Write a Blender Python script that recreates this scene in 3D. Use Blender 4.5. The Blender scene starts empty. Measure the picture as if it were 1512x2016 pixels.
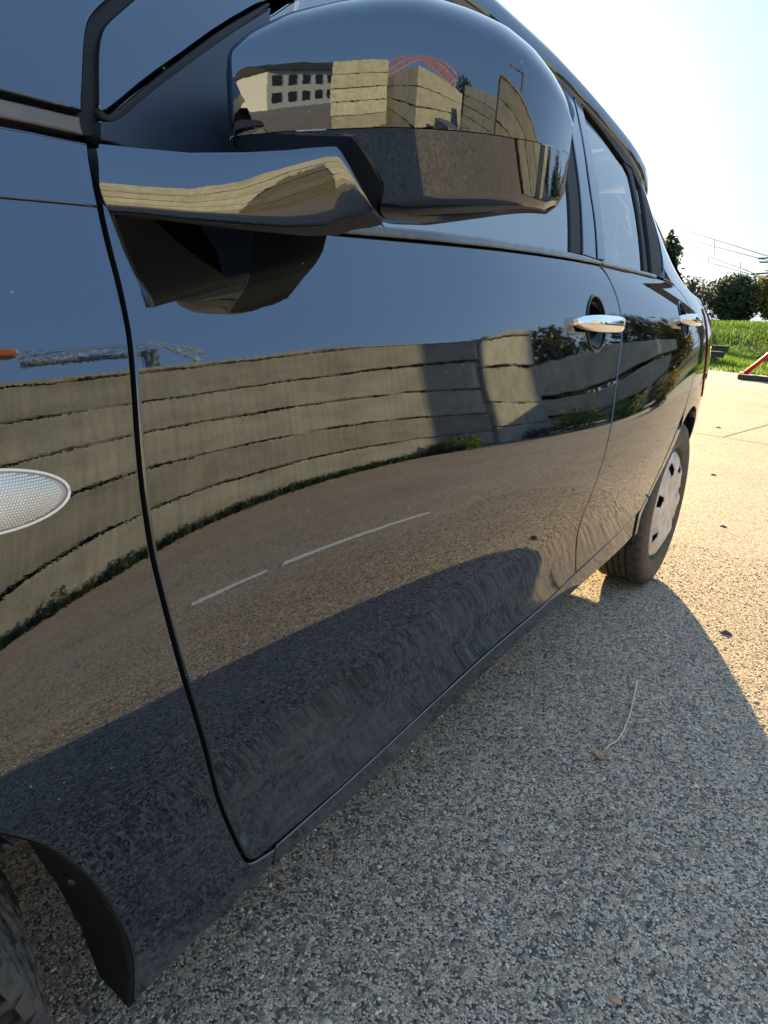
import bpy, bmesh, math, random
import numpy as np
from mathutils import Vector, Matrix, Quaternion
from mathutils.geometry import delaunay_2d_cdt

# ------------------------------------------------------------------ camera, sky, sun, exposure
S = bpy.context.scene
C = S.collection
cam = bpy.data.cameras.new('camera')
cam_o = bpy.data.objects.new('camera', cam)
C.objects.link(cam_o)
YAW, PITCH, ROLL = math.radians(33.615), math.radians(16.800), math.radians(3.877)
_f = Vector((-math.sin(YAW)*math.cos(PITCH), math.cos(YAW)*math.cos(PITCH), -math.sin(PITCH)))
_r0 = Vector((math.cos(YAW), math.sin(YAW), 0)); _u0 = _r0.cross(_f)
_r = _r0*math.cos(ROLL) + _u0*math.sin(ROLL); _u = -_r0*math.sin(ROLL) + _u0*math.cos(ROLL)
M = Matrix.Identity(4)
for i in range(3):
    M[i][0], M[i][1], M[i][2] = _r[i], _u[i], -_f[i]
M.translation = Vector((0.4264, -0.0012, 0.8782))
cam_o.matrix_world = M
cam.sensor_fit = 'VERTICAL'; cam.sensor_height = 24.0; cam.lens = 1347.47/2016*24
cam.clip_start = 0.02; cam.clip_end = 3000
S.camera = cam_o

SUN_AZ, SUN_EL = math.radians(-23.0), math.radians(15.5)      # azimuth from +y towards +x
sun_dir = Vector((math.sin(SUN_AZ)*math.cos(SUN_EL), math.cos(SUN_AZ)*math.cos(SUN_EL), math.sin(SUN_EL)))
world = bpy.data.worlds.new('World'); S.world = world; world.use_nodes = True
wn = world.node_tree; wn.nodes.clear()
sky = wn.nodes.new('ShaderNodeTexSky'); sky.sky_type = 'NISHITA'; sky.sun_disc = False
sky.sun_elevation = SUN_EL; sky.sun_rotation = SUN_AZ
sky.altitude = 50; sky.air_density = 1.0; sky.dust_density = 2.0; sky.ozone_density = 4.0
bg = wn.nodes.new('ShaderNodeBackground'); bg.inputs['Strength'].default_value = 0.15
wo = wn.nodes.new('ShaderNodeOutputWorld')
gam = wn.nodes.new('ShaderNodeGamma'); gam.inputs[1].default_value = 0.05      # softer contrast between the sun's side and the rest of the sky
hsv = wn.nodes.new('ShaderNodeHueSaturation'); hsv.inputs['Saturation'].default_value = 4.0; hsv.inputs['Value'].default_value = 0.94
wn.links.new(sky.outputs[0], gam.inputs[0]); wn.links.new(gam.outputs[0], hsv.inputs['Color']); tnt = wn.nodes.new('ShaderNodeMix'); tnt.data_type = 'RGBA'; tnt.blend_type = 'MULTIPLY'; tnt.inputs[0].default_value = 1.0
tnt.inputs[7].default_value = (.57, .775, 1.0, 1)
wn.links.new(hsv.outputs[0], tnt.inputs[6]); glow = wn.nodes.new('ShaderNodeMix'); glow.data_type = 'RGBA'; glow.blend_type = 'ADD'; glow.inputs[0].default_value = 0.000016   # the bright aureole of the sky round the sun
wn.links.new(tnt.outputs[2], glow.inputs[6]); gm3 = wn.nodes.new('ShaderNodeGamma'); gm3.inputs[1].default_value = 3.0; wn.links.new(sky.outputs[0], gm3.inputs[0]); wn.links.new(gm3.outputs[0], glow.inputs[7]); wn.links.new(glow.outputs[2], bg.inputs[0])
wn.links.new(bg.outputs[0], wo.inputs[0])
sl = bpy.data.lights.new('sun', 'SUN'); sl.energy = 2.0; sl.angle = math.radians(0.53); sl.color = (1.0, 0.76, 0.36)
sun_o = bpy.data.objects.new('sun', sl); C.objects.link(sun_o)
sun_o.rotation_euler = sun_dir.to_track_quat('Z', 'Y').to_euler()
S.view_settings.view_transform = 'Standard'; S.view_settings.look = 'None'
S.view_settings.gamma = 1.0; S.view_settings.use_curve_mapping = False
S.view_settings.exposure = 3.03
S.render.engine = 'CYCLES'
S.cycles.max_bounces = 10; S.cycles.glossy_bounces = 6; S.cycles.transparent_max_bounces = 24
S.cycles.transmission_bounces = 8; S.cycles.diffuse_bounces = 3
S.cycles.use_denoising = True
S.cycles.caustics_reflective = False; S.cycles.caustics_refractive = False
S.cycles.sample_clamp_indirect = 6.0

rng = random.Random(7)
nrg = np.random.default_rng(11)

# ------------------------------------------------------------------ objects and mesh helpers
def put(o, parent=None):
    C.objects.link(o)
    if parent is not None:
        o.parent = parent
    return o

def tag(o, label=None, cat=None, group=None, kind=None):
    if label: o['label'] = label
    if cat: o['category'] = cat
    if group: o['group'] = group
    if kind: o['kind'] = kind
    return o

def empty(name, loc=(0, 0, 0), rz=0, label=None, cat=None, group=None):
    o = bpy.data.objects.new(name, None); o.location = loc; o.rotation_euler = (0, 0, rz)
    o.empty_display_size = 0.1
    C.objects.link(o)
    return tag(o, label, cat, group)

class MB:
    """collects shapes, then builds ONE mesh object"""
    def __init__(s): s.v = []; s.f = []; s.m = []; s.mi = 0
    def add(s, vs, fs):
        b = len(s.v); s.v += [tuple(q) for q in vs]
        s.f += [tuple(b+i for i in q) for q in fs]; s.m += [s.mi]*len(fs)
    def box(s, c, d, rz=0, rx=0, ry=0):
        R = Matrix.Rotation(rz, 3, 'Z') @ Matrix.Rotation(ry, 3, 'Y') @ Matrix.Rotation(rx, 3, 'X')
        vs = [R @ Vector((sx*d[0]/2, sy*d[1]/2, sz*d[2]/2)) + Vector(c) for sx in (-1, 1) for sy in (-1, 1) for sz in (-1, 1)]
        s.add(vs, [(0, 1, 3, 2), (4, 6, 7, 5), (0, 4, 5, 1), (2, 3, 7, 6), (0, 2, 6, 4), (1, 5, 7, 3)])
    def tube(s, p, q, r, r2=None, n=8, cap=True):
        p = Vector(p); q = Vector(q); r2 = r if r2 is None else r2
        d = (q-p).normalized(); a = d.orthogonal().normalized(); b = d.cross(a)
        vs = []
        for (c, rr) in ((p, r), (q, r2)):
            vs += [c + (a*math.cos(2*math.pi*k/n) + b*math.sin(2*math.pi*k/n))*rr for k in range(n)]
        fs = [(k, (k+1) % n, n+(k+1) % n, n+k) for k in range(n)]
        if cap: fs += [tuple(range(n-1, -1, -1)), tuple(range(n, 2*n))]
        s.add(vs, fs)
    def path(s, pts, r, n=6):
        pts = [Vector(p) for p in pts]; vs = []; rr = r if isinstance(r, (list, tuple)) else [r]*len(pts)
        a = None
        for i, p in enumerate(pts):
            d = (pts[min(i+1, len(pts)-1)]-pts[max(i-1, 0)]).normalized()
            a = d.orthogonal().normalized() if a is None else (a-d*a.dot(d)).normalized()
            b = d.cross(a)
            vs += [p+(a*math.cos(2*math.pi*k/n)+b*math.sin(2*math.pi*k/n))*rr[i] for k in range(n)]
        fs = []
        for i in range(len(pts)-1):
            fs += [(i*n+k, i*n+(k+1) % n, (i+1)*n+(k+1) % n, (i+1)*n+k) for k in range(n)]
        fs += [tuple(range(n-1, -1, -1)), tuple((len(pts)-1)*n+k for k in range(n))]
        s.add(vs, fs)
    def grid(s, P, closed_u=False):
        """P[i][j] points"""
        P = [list(r) for r in P]; nu, nv = len(P), len(P[0])
        vs = [q for r in P for q in r]; fs = []
        for i in range(nu if closed_u else nu-1):
            i2 = (i+1) % nu
            for j in range(nv-1):
                fs.append((i*nv+j, i2*nv+j, i2*nv+j+1, i*nv+j+1))
        s.add(vs, fs)
    def build(s, name, mat, parent=None, smooth=False, bevel=0, flat_angle=None):
        me = bpy.data.meshes.new(name); me.from_pydata(s.v, [], s.f)
        mats = mat if isinstance(mat, (list, tuple)) else [mat]
        for m_ in mats: me.materials.append(m_)
        if len(mats) > 1: me.polygons.foreach_set('material_index', s.m)
        if smooth: me.polygons.foreach_set('use_smooth', [True]*len(s.f))
        me.validate(); me.update()
        o = bpy.data.objects.new(name, me); put(o, parent)
        if flat_angle:
            me.set_sharp_from_angle(angle=math.radians(flat_angle))
        if bevel:
            b = o.modifiers.new('bevel', 'BEVEL'); b.width = bevel; b.segments = 2; b.limit_method = 'ANGLE'
        return o

def fast_mesh(name, verts, faces_flat, nper, mat, parent=None, smooth=False):
    """numpy mesh: verts (n,3), faces (m,nper)"""
    me = bpy.data.meshes.new(name); n = len(verts); m = len(faces_flat)
    me.vertices.add(n); me.vertices.foreach_set('co', np.asarray(verts, np.float32).ravel())
    me.loops.add(m*nper); me.loops.foreach_set('vertex_index', np.asarray(faces_flat, np.int32).ravel())
    me.polygons.add(m); me.polygons.foreach_set('loop_start', np.arange(0, m*nper, nper, dtype=np.int32))
    me.materials.append(mat)
    me.update(calc_edges=True)
    if smooth: me.polygons.foreach_set('use_smooth', [True]*m)
    o = bpy.data.objects.new(name, me)
    return put(o, parent)

# ------------------------------------------------------------------ materials
class NT:
    def __init__(s, name):
        s.m = bpy.data.materials.new(name); s.m.use_nodes = True
        s.t = s.m.node_tree; s.b = s.t.nodes['Principled BSDF']; s.out = s.t.nodes['Material Output']
        s.co = s.t.nodes.new('ShaderNodeTexCoord')
    def n(s, t, **k):
        x = s.t.nodes.new(t)
        for a, b in k.items(): setattr(x, a, b)
        return x
    def l(s, a, b): s.t.links.new(a, b)
    def set(s, **k):
        for a, b in k.items(): s.b.inputs[a.replace('_', ' ')].default_value = b
        return s
    def noise(s, scale, detail=4, rough=.55, vec=None, dist=0, kind='Object', stretch=None):
        x = s.n('ShaderNodeTexNoise'); x.inputs['Scale'].default_value = scale; x.inputs['Detail'].default_value = detail
        x.inputs['Roughness'].default_value = rough; x.inputs['Distortion'].default_value = dist
        src = vec if vec is not None else s.co.outputs[kind]
        if stretch:
            mp = s.n('ShaderNodeMapping'); mp.inputs['Scale'].default_value = stretch; s.l(src, mp.inputs[0]); src = mp.outputs[0]
        s.l(src, x.inputs['Vector']); return x.outputs['Fac']
    def vor(s, scale, feature='F1', out='Distance', kind='Object', rnd=1.0):
        x = s.n('ShaderNodeTexVoronoi', feature=feature); x.inputs['Scale'].default_value = scale
        x.inputs['Randomness'].default_value = rnd
        s.l(s.co.outputs[kind], x.inputs['Vector']); return x.outputs[out]
    def ramp(s, f, stops, interp='LINEAR'):
        x = s.n('ShaderNodeValToRGB'); x.color_ramp.interpolation = interp
        el = x.color_ramp.elements
        while len(el) < len(stops): el.new(0.5)
        for e, (p, c) in zip(el, stops):
            e.position = p; e.color = (c[0], c[1], c[2], 1) if isinstance(c, (tuple, list)) else (c, c, c, 1)
        s.l(f, x.inputs[0]); return x.outputs[0]
    def mix(s, f, a, b, mode='MIX'):
        x = s.n('ShaderNodeMix', data_type='RGBA', blend_type=mode)
        for sock, v in ((x.inputs[0], f), (x.inputs[6], a), (x.inputs[7], b)):
            if hasattr(v, 'is_linked'): s.l(v, sock)
            else: sock.default_value = v if not isinstance(v, (tuple, list)) else (v[0], v[1], v[2], 1)
        return x.outputs[2]
    def math(s, op, a, b=0.0):
        x = s.n('ShaderNodeMath', operation=op)
        for sock, v in ((x.inputs[0], a), (x.inputs[1], b)):
            if hasattr(v, 'is_linked'): s.l(v, sock)
            else: sock.default_value = v
        return x.outputs[0]
    def bump(s, h, strength=.5, dist=.01, prev=None):
        x = s.n('ShaderNodeBump'); x.inputs['Strength'].default_value = strength; x.inputs['Distance'].default_value = dist
        s.l(h, x.inputs['Height'])
        if prev is not None: s.l(prev, x.inputs['Normal'])
        return x.outputs[0]
    def col(s, c): s.l(c, s.b.inputs['Base Color']); return s
    def rough(s, c): s.l(c, s.b.inputs['Roughness']); return s
    def nor(s, c): s.l(c, s.b.inputs['Normal']); return s

def simple(name, col, rough=.6, metal=0, var=.12, scale=30, bump=.0, spec=None):
    t = NT(name); t.set(Roughness=rough, Metallic=metal)
    nz = t.noise(scale, 5)
    c0 = tuple(q*(1-var) for q in col); c1 = tuple(min(1, q*(1+var)) for q in col)
    t.col(t.ramp(nz, [(.3, c0), (.7, c1)]))
    if spec is not None: t.b.inputs['Specular IOR Level'].default_value = spec
    if bump: t.nor(t.bump(nz, bump, .004))
    return t.m

MAT = {}
def paint_mat():
    t = NT('black_car_paint')
    t.set(IOR=PAINT_IOR, Metallic=0.0)
    t.b.inputs['Specular IOR Level'].default_value = 0.5
    t.b.inputs['Specular Tint'].default_value = (.68, .80, 1.0, 1)
    # road dust and fine wash scratches on the lower half
    sep = t.n('ShaderNodeSeparateXYZ'); t.l(t.co.outputs['Object'], sep.inputs[0])
    low = t.n('ShaderNodeMapRange'); low.inputs[1].default_value = .62; low.inputs[2].default_value = .25
    t.l(sep.outputs[2], low.inputs[0])
    sm = t.noise(3.2, 6, .62, stretch=(1, .7, 1.3), dist=.6)
    sc = t.noise(60, 3, .6, stretch=(1, .25, 1.6), dist=1.2)
    dust = t.math('MULTIPLY', t.ramp(sm, [(.38, 0), (.72, 1)]), low.outputs[0])
    dust2 = t.math('MULTIPLY', dust, t.math('ADD', .45, t.ramp(sc, [(.4, 0), (.75, .9)])))
    vs = t.n('ShaderNodeTexVoronoi'); vs.inputs['Scale'].default_value = 70; t.l(t.co.outputs['Object'], vs.inputs['Vector'])
    scl = t.n('ShaderNodeSeparateColor'); t.l(vs.outputs['Color'], scl.inputs[0])
    dot = t.math('MULTIPLY', t.math('LESS_THAN', vs.outputs['Distance'], .075), t.math('GREATER_THAN', scl.outputs[0], .86))
    # orange peel of the lacquer: long and short waves
    t.col(t.mix(dot, t.mix(dust2, (.0022, .0026, .0036), (.085, .081, .076)), (.16, .15, .14)))
    t.rough(t.math('ADD', t.math('ADD', .012, t.math('MULTIPLY', dust2, .12)), t.math('MULTIPLY', dot, .5)))
    op = t.noise(260, 2, .5); lw = t.noise(16, 1, .4)
    b1 = t.bump(op, PEEL, .0006)
    b2 = t.bump(lw, PEEL*.12, .0030, b1)
    t.nor(b2)
    return t.m
PAINT_IOR, PEEL = 2.35, .012
MAT['paint'] = paint_mat()
MAT['black'] = simple('black_plastic', (.012, .012, .013), .5, var=.3, scale=60)
MAT['dark'] = simple('dark_underbody', (.006, .006, .006), .8, var=.3)
MAT['satin'] = simple('satin_dark_trim', (.020, .026, .036), .34, var=.10, scale=40)
MAT['sail'] = simple('sail_panel_plastic', (.016, .026, .045), .38, var=.12, scale=18)
MAT['cowl'] = simple('grey_cowl_plastic', (.16, .155, .15), .75, var=.15, scale=25)
MAT['seal'] = simple('rubber_seal', (.006, .006, .007), .7, var=.3, scale=80)
MAT['chrome'] = simple('chrome', (.86, .87, .88), .05, metal=1, var=.02)
MAT['mold'] = simple('weathered_belt_molding', (.10, .115, .12), .24, metal=0.0, var=.45, scale=22)
MAT['rubber'] = simple('tyre_rubber', (.060, .055, .048), .6, var=.4, scale=45, bump=.2)
MAT['seat'] = simple('grey_seat_cloth', (.02, .021, .024), .9, var=.2, scale=90)
MAT['hub'] = simple('silver_hubcap_paint', (.60, .58, .54), .30, metal=.3, var=.22, scale=22)
MAT['mirror'] = simple('mirror_glass', (.9, .9, .9), .02, metal=1, var=.01)

def glass_mat(name, tint=(.75, .82, .85), refl=1.55):
    t = NT(name); t.t.nodes.remove(t.b)
    tr = t.n('ShaderNodeBsdfTransparent'); tr.inputs[0].default_value = (*tint, 1)
    gl = t.n('ShaderNodeBsdfGlossy'); gl.inputs['Roughness'].default_value = .01; gl.inputs['Color'].default_value = (.96, .98, 1, 1)
    fr = t.n('ShaderNodeFresnel'); fr.inputs['IOR'].default_value = refl
    mx = t.n('ShaderNodeMixShader'); t.l(fr.outputs[0], mx.inputs[0]); t.l(tr.outputs[0], mx.inputs[1]); t.l(gl.outputs[0], mx.inputs[2])
    t.l(mx.outputs[0], t.out.inputs[0]); return t.m
MAT['glass'] = glass_mat('car_window_glass', tint=(.86, .92, .92), refl=3.4)

def lamp_mat():
    t = NT('clear_ribbed_lens'); t.set(Roughness=.2, Metallic=.15)
    nz = t.noise(9, 2)
    t.col(t.ramp(nz, [(.30, (.95, .78, .74)), (.45, (.96, .93, .93)), (.62, (.97, .93, .74))]))
    return t.m
MAT['lens'] = lamp_mat()
MAT['lens_base'] = simple('lamp_reflector', (.55, .47, .45), .3, metal=.2, var=.3, scale=14)
MAT['red_lens'] = simple('red_lamp_lens', (.14, .012, .016), .06, var=.1)

GROUND_TINT = (2.38, 1.84, 1.47)
def ground_mat():
    t = NT('exposed_aggregate_concrete'); t.set(Roughness=.85)
    big = t.noise(.9, 6, .6); mid = t.noise(7, 5, .6)
    v1 = t.n('ShaderNodeTexVoronoi'); v1.inputs['Scale'].default_value = 290; t.l(t.co.outputs['Object'], v1.inputs['Vector'])
    v2 = t.n('ShaderNodeTexVoronoi'); v2.inputs['Scale'].default_value = 120; t.l(t.co.outputs['Object'], v2.inputs['Vector'])
    sp = t.n('ShaderNodeSeparateColor'); t.l(v1.outputs['Color'], sp.inputs[0])
    sp2 = t.n('ShaderNodeSeparateColor'); t.l(v2.outputs['Color'], sp2.inputs[0])
    g1 = t.ramp(sp.outputs[0], [(0, (.02, .02, .022)), (.22, (.07, .07, .07)), (.45, (.22, .215, .205)), (.7, (.37, .36, .34)), (1, (.40, .40, .39))])
    g2 = t.ramp(sp2.outputs[1], [(0, (.06, .063, .07)), (.4, (.22, .215, .205)), (.8, (.39, .375, .345)), (1, (.28, .22, .16))])
    pick = t.ramp(sp2.outputs[0], [(.62, 0), (.66, 1)])
    c = t.mix(pick, g1, g2)
    edge = t.ramp(v1.outputs['Distance'], [(.35, 1), (.75, .55)])
    c = t.mix(1.0, c, edge, 'MULTIPLY')
    fine = t.noise(900, 2, .7)
    c = t.mix(.55, c, t.ramp(fine, [(.3, .45), (.7, 1.25)]), 'MULTIPLY')
    c = t.mix(.8, c, t.ramp(big, [(.3, (.80, .78, .74)), (.55, (1, 1, 1)), (.7, (1.12, 1.1, 1.06))]), 'MULTIPLY')
    stn = t.noise(.55, 7, .7, dist=1.5)
    c = t.mix(.7, c, t.ramp(stn, [(.60, 1.0), (.70, .72)]), 'MULTIPLY')
    c = t.mix(.6, c, t.ramp(mid, [(.3, .85), (.7, 1.12)]), 'MULTIPLY')
    c = t.mix(1.0, c, GROUND_TINT, 'MULTIPLY')
    t.col(c)
    hgt = t.math('ADD', t.math('MULTIPLY', v1.outputs['Distance'], -1.0), t.math('MULTIPLY', fine, .5))
    b = t.bump(hgt, .75, .0032)
    b = t.bump(t.math('MULTIPLY', v2.outputs['Distance'], -1.0), .5, .0035, b)
    t.nor(b); return t.m
MAT['ground'] = ground_mat()

def concrete_mat(name, base, streak=.35):
    t = NT(name); t.set(Roughness=.9)
    oi = t.n('ShaderNodeObjectInfo')
    big = t.noise(1.1, 6, .6, kind='Generated', stretch=(9, 9, 2)); st = t.noise(3.2, 5, .6, stretch=(5, 5, .35)); fn = t.noise(55, 5, .65)
    c = t.ramp(big, [(.25, tuple(q*.68 for q in base)), (.5, base), (.75, tuple(q*1.18 for q in base))])
    c = t.mix(streak, c, t.ramp(st, [(.35, (.45, .42, .36)), (.62, (1.06, 1.05, 1.0))]), 'MULTIPLY')
    c = t.mix(.5, c, t.ramp(fn, [(.3, .75), (.7, 1.12)]), 'MULTIPLY')
    rv = t.n('ShaderNodeMapRange'); rv.inputs[3].default_value = .70; rv.inputs[4].default_value = 1.12; t.l(oi.outputs['Random'], rv.inputs[0])
    c = t.mix(1.0, c, rv.outputs[0], 'MULTIPLY')
    t.col(c); t.nor(t.bump(fn, .5, .006)); return t.m
MAT['slab'] = concrete_mat('weathered_concrete', (.47, .43, .36))
MAT['slab2'] = concrete_mat('pale_concrete', (.52, .48, .40), .25)

def leaf_mat(name, stops, trans=.35):
    t = NT(name); t.set(Roughness=.6)
    g = t.n('ShaderNodeNewGeometry')
    c = t.ramp(g.outputs['Random Per Island'], stops); t.col(c)
    tl = t.n('ShaderNodeBsdfTranslucent'); t.l(c, tl.inputs[0])
    mx = t.n('ShaderNodeMixShader'); mx.inputs[0].default_value = trans
    t.l(t.b.outputs[0], mx.inputs[1]); t.l(tl.outputs[0], mx.inputs[2]); t.l(mx.outputs[0], t.out.inputs[0]); return t.m
MAT['leaf_dark'] = leaf_mat('dark_green_leaves', [(0, (.030, .050, .018)), (.6, (.055, .085, .026)), (1, (.10, .12, .04))])
MAT['leaf_autumn'] = leaf_mat('yellow_green_leaves', [(0, (.09, .10, .02)), (.5, (.20, .17, .03)), (1, (.30, .21, .05))], .5)
MAT['leaf_bush'] = leaf_mat('bright_bush_leaves', [(0, (.06, .11, .02)), (.5, (.13, .19, .035)), (1, (.26, .25, .05))], .45)
MAT['leaf_olive'] = leaf_mat('olive_leaves', [(0, (.05, .055, .025)), (1, (.12, .11, .05))])
MAT['grass'] = leaf_mat('grass_blades', [(0, (.05, .11, .02)), (.5, (.10, .20, .03)), (.85, (.22, .33, .05)), (1, (.34, .32, .10))], .6)
MAT['soil'] = simple('grassy_soil', (.055, .085, .025), .95, var=.4, scale=6)
MAT['sand'] = simple('sandy_yard', (.34, .30, .24), .95, var=.2, scale=3, bump=.3)
MAT['bark'] = simple('bark', (.08, .06, .045), .9, var=.3, scale=20, bump=.5)
MAT['red'] = simple('red_painted_steel', (.62, .012, .016), .4, var=.15, scale=20)
MAT['wood_dark'] = simple('old_sleeper_wood', (.045, .038, .032), .85, var=.4, scale=12, bump=.5)
MAT['wire'] = simple('dark_wire', (.02, .022, .025), .8)
MAT['steel'] = simple('grey_steel', (.22, .23, .24), .45, metal=.5)
MAT['orange'] = simple('orange_crane_paint', (.62, .16, .03), .45, var=.15)
MAT['white'] = simple('white_render', (.72, .70, .66), .85, var=.08, scale=4)
MAT['roof'] = simple('dark_roof_tiles', (.05, .045, .045), .8, var=.3, scale=15)
MAT['brown'] = simple('brown_timber', (.16, .09, .055), .8, var=.3, scale=8)
MAT['greybox'] = simple('grey_sheet_metal', (.20, .21, .20), .5, var=.12, scale=6)
MAT['pane'] = simple('dark_window_pane', (.03, .035, .04), .08)
MAT['mark'] = None
# ------------------------------------------------------------------ the car's side surface x = X(y, z)
CO = np.array([[-0.02027, -0.04122, -0.01754, 0.05292, -0.03025, -0.05507, 0.0084, 0.01748, 0.00311], [0.04414, -0.01726, -0.01164, 0.14436, -0.00445, -0.20699, -0.03771, 0.08779, 0.03302], [-0.01524, -0.02593, 0.02125, -0.03608, -0.02378, 0.08488, 0.02503, -0.04303, -0.0179], [0.00181, 0.03281, -0.01766, -0.09582, 0.02151, 0.10846, 0.00981, -0.04308, -0.01452], [-0.00246, 0.00633, 0.01034, 0.02325, -0.02301, -0.05717, 0.00182, 0.03176, 0.01059], [0.00048, -0.00601, -0.00245, 0.00535, 0.00712, 0.00448, -0.00301, -0.00497, -0.0015]])
def _poly(y, z):
    Y = (y-.8)/.8; Z = (z-.72)/.3; s = 0
    for i in range(CO.shape[0]):
        for j in range(CO.shape[1]):
            s = s + CO[i, j]*Y**i*Z**j
    return s
SHZ = np.linspace(.80, 1.0, 401)
SHS = np.interp(SHZ, [.832, .856, .985], [0, .092, .030])
SHG = np.concatenate([[0], np.cumsum((SHS[1:]+SHS[:-1])/2*(SHZ[1]-SHZ[0]))]); SHG = SHG*1.0
def SHW(y):
    t = np.clip((1.02-y)/.30, 0, 1); return t*t*(3-2*t)
def X(y, z):
    y = np.asarray(y, float); z = np.asarray(z, float)
    zc = np.clip(z, .26, .985); yc = np.clip(y, -.05, 2.35)
    b = _poly(yc, zc)
    s1 = np.clip((_poly(2.35, zc)-_poly(2.30, zc))/.05, -.11, -.05)
    d = np.clip(y-2.35, 0, 1.2)
    x = b + s1*d - .12*d*d - 9*np.maximum(d-.45, 0)**2.2
    e = np.maximum(-.05-y, 0); s0 = (_poly(0., zc)-_poly(-.05, zc))/.05
    x = x - np.where(y < -.05, np.clip(s0, 0, .2)*e + .35*e*e, 0)
    sz = np.clip((_poly(yc, .985)-_poly(yc, .975))/.01, -.32, -.15)
    h = np.maximum(z-.985, 0)
    x = x + sz*h - .42*h*h
    x = x - .35*np.maximum(y-1.95, 0)**2*np.clip((z-.97)/.2, 0, 1)
    # a soft shoulder line below the belt of the front door and fender
    x = x - SHW(y)*np.interp(z, SHZ, SHG)
    return x
def XN(y, z):
    e = 1e-4
    n = np.stack([np.ones_like(y), -(X(y+e, z)-X(y-e, z))/(2*e), -(X(y, z+e)-X(y, z-e))/(2*e)], -1)
    return n/np.linalg.norm(n, axis=-1, keepdims=True)

def resample(poly, step):
    out = []
    for i in range(len(poly)):
        a = np.array(poly[i], float); b = np.array(poly[(i+1) % len(poly)], float)
        k = max(1, int(math.ceil(np.linalg.norm(b-a)/step)))
        out += [a+(b-a)*j/k for j in range(k)]
    return np.array(out)
def area2(p): return float(np.sum(p[:, 0]*np.roll(p[:, 1], -1)-np.roll(p[:, 0], -1)*p[:, 1]))
def outward(p):
    t = np.roll(p, -1, 0)-np.roll(p, 1, 0); t /= np.linalg.norm(t, axis=1)[:, None]+1e-12
    return np.stack([t[:, 1], -t[:, 0]], -1)          # for counter-clockwise
def inside(pts, poly):
    x, y = pts[:, 0], pts[:, 1]; r = np.zeros(len(pts), bool); n = len(poly)
    for i in range(n):
        a, b = poly[i], poly[(i+1) % n]
        c = (a[1] > y) != (b[1] > y)
        with np.errstate(divide='ignore', invalid='ignore'):
            xi = (b[0]-a[0])*(y-a[1])/(b[1]-a[1])+a[0]
        r ^= c & (x < xi)
    return r
def smooth_poly(p, n=2, keep=35):
    """round the corners of a polygon a little (Chaikin) but keep sharp corners"""
    p = [np.array(q, float) for q in p]
    for _ in range(n):
        o = []
        for i in range(len(p)):
            a, b, c = p[i-1], p[i], p[(i+1) % len(p)]
            u = (b-a)/(np.linalg.norm(b-a)+1e-9); v = (c-b)/(np.linalg.norm(c-b)+1e-9)
            ang = math.degrees(math.acos(max(-1, min(1, float(u@v)))))
            if ang > keep: o.append(b)
            else:
                o.append(b-(b-a)*.25); o.append(b+(c-b)*.25)
        p = o
    return [tuple(q) for q in p]

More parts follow.
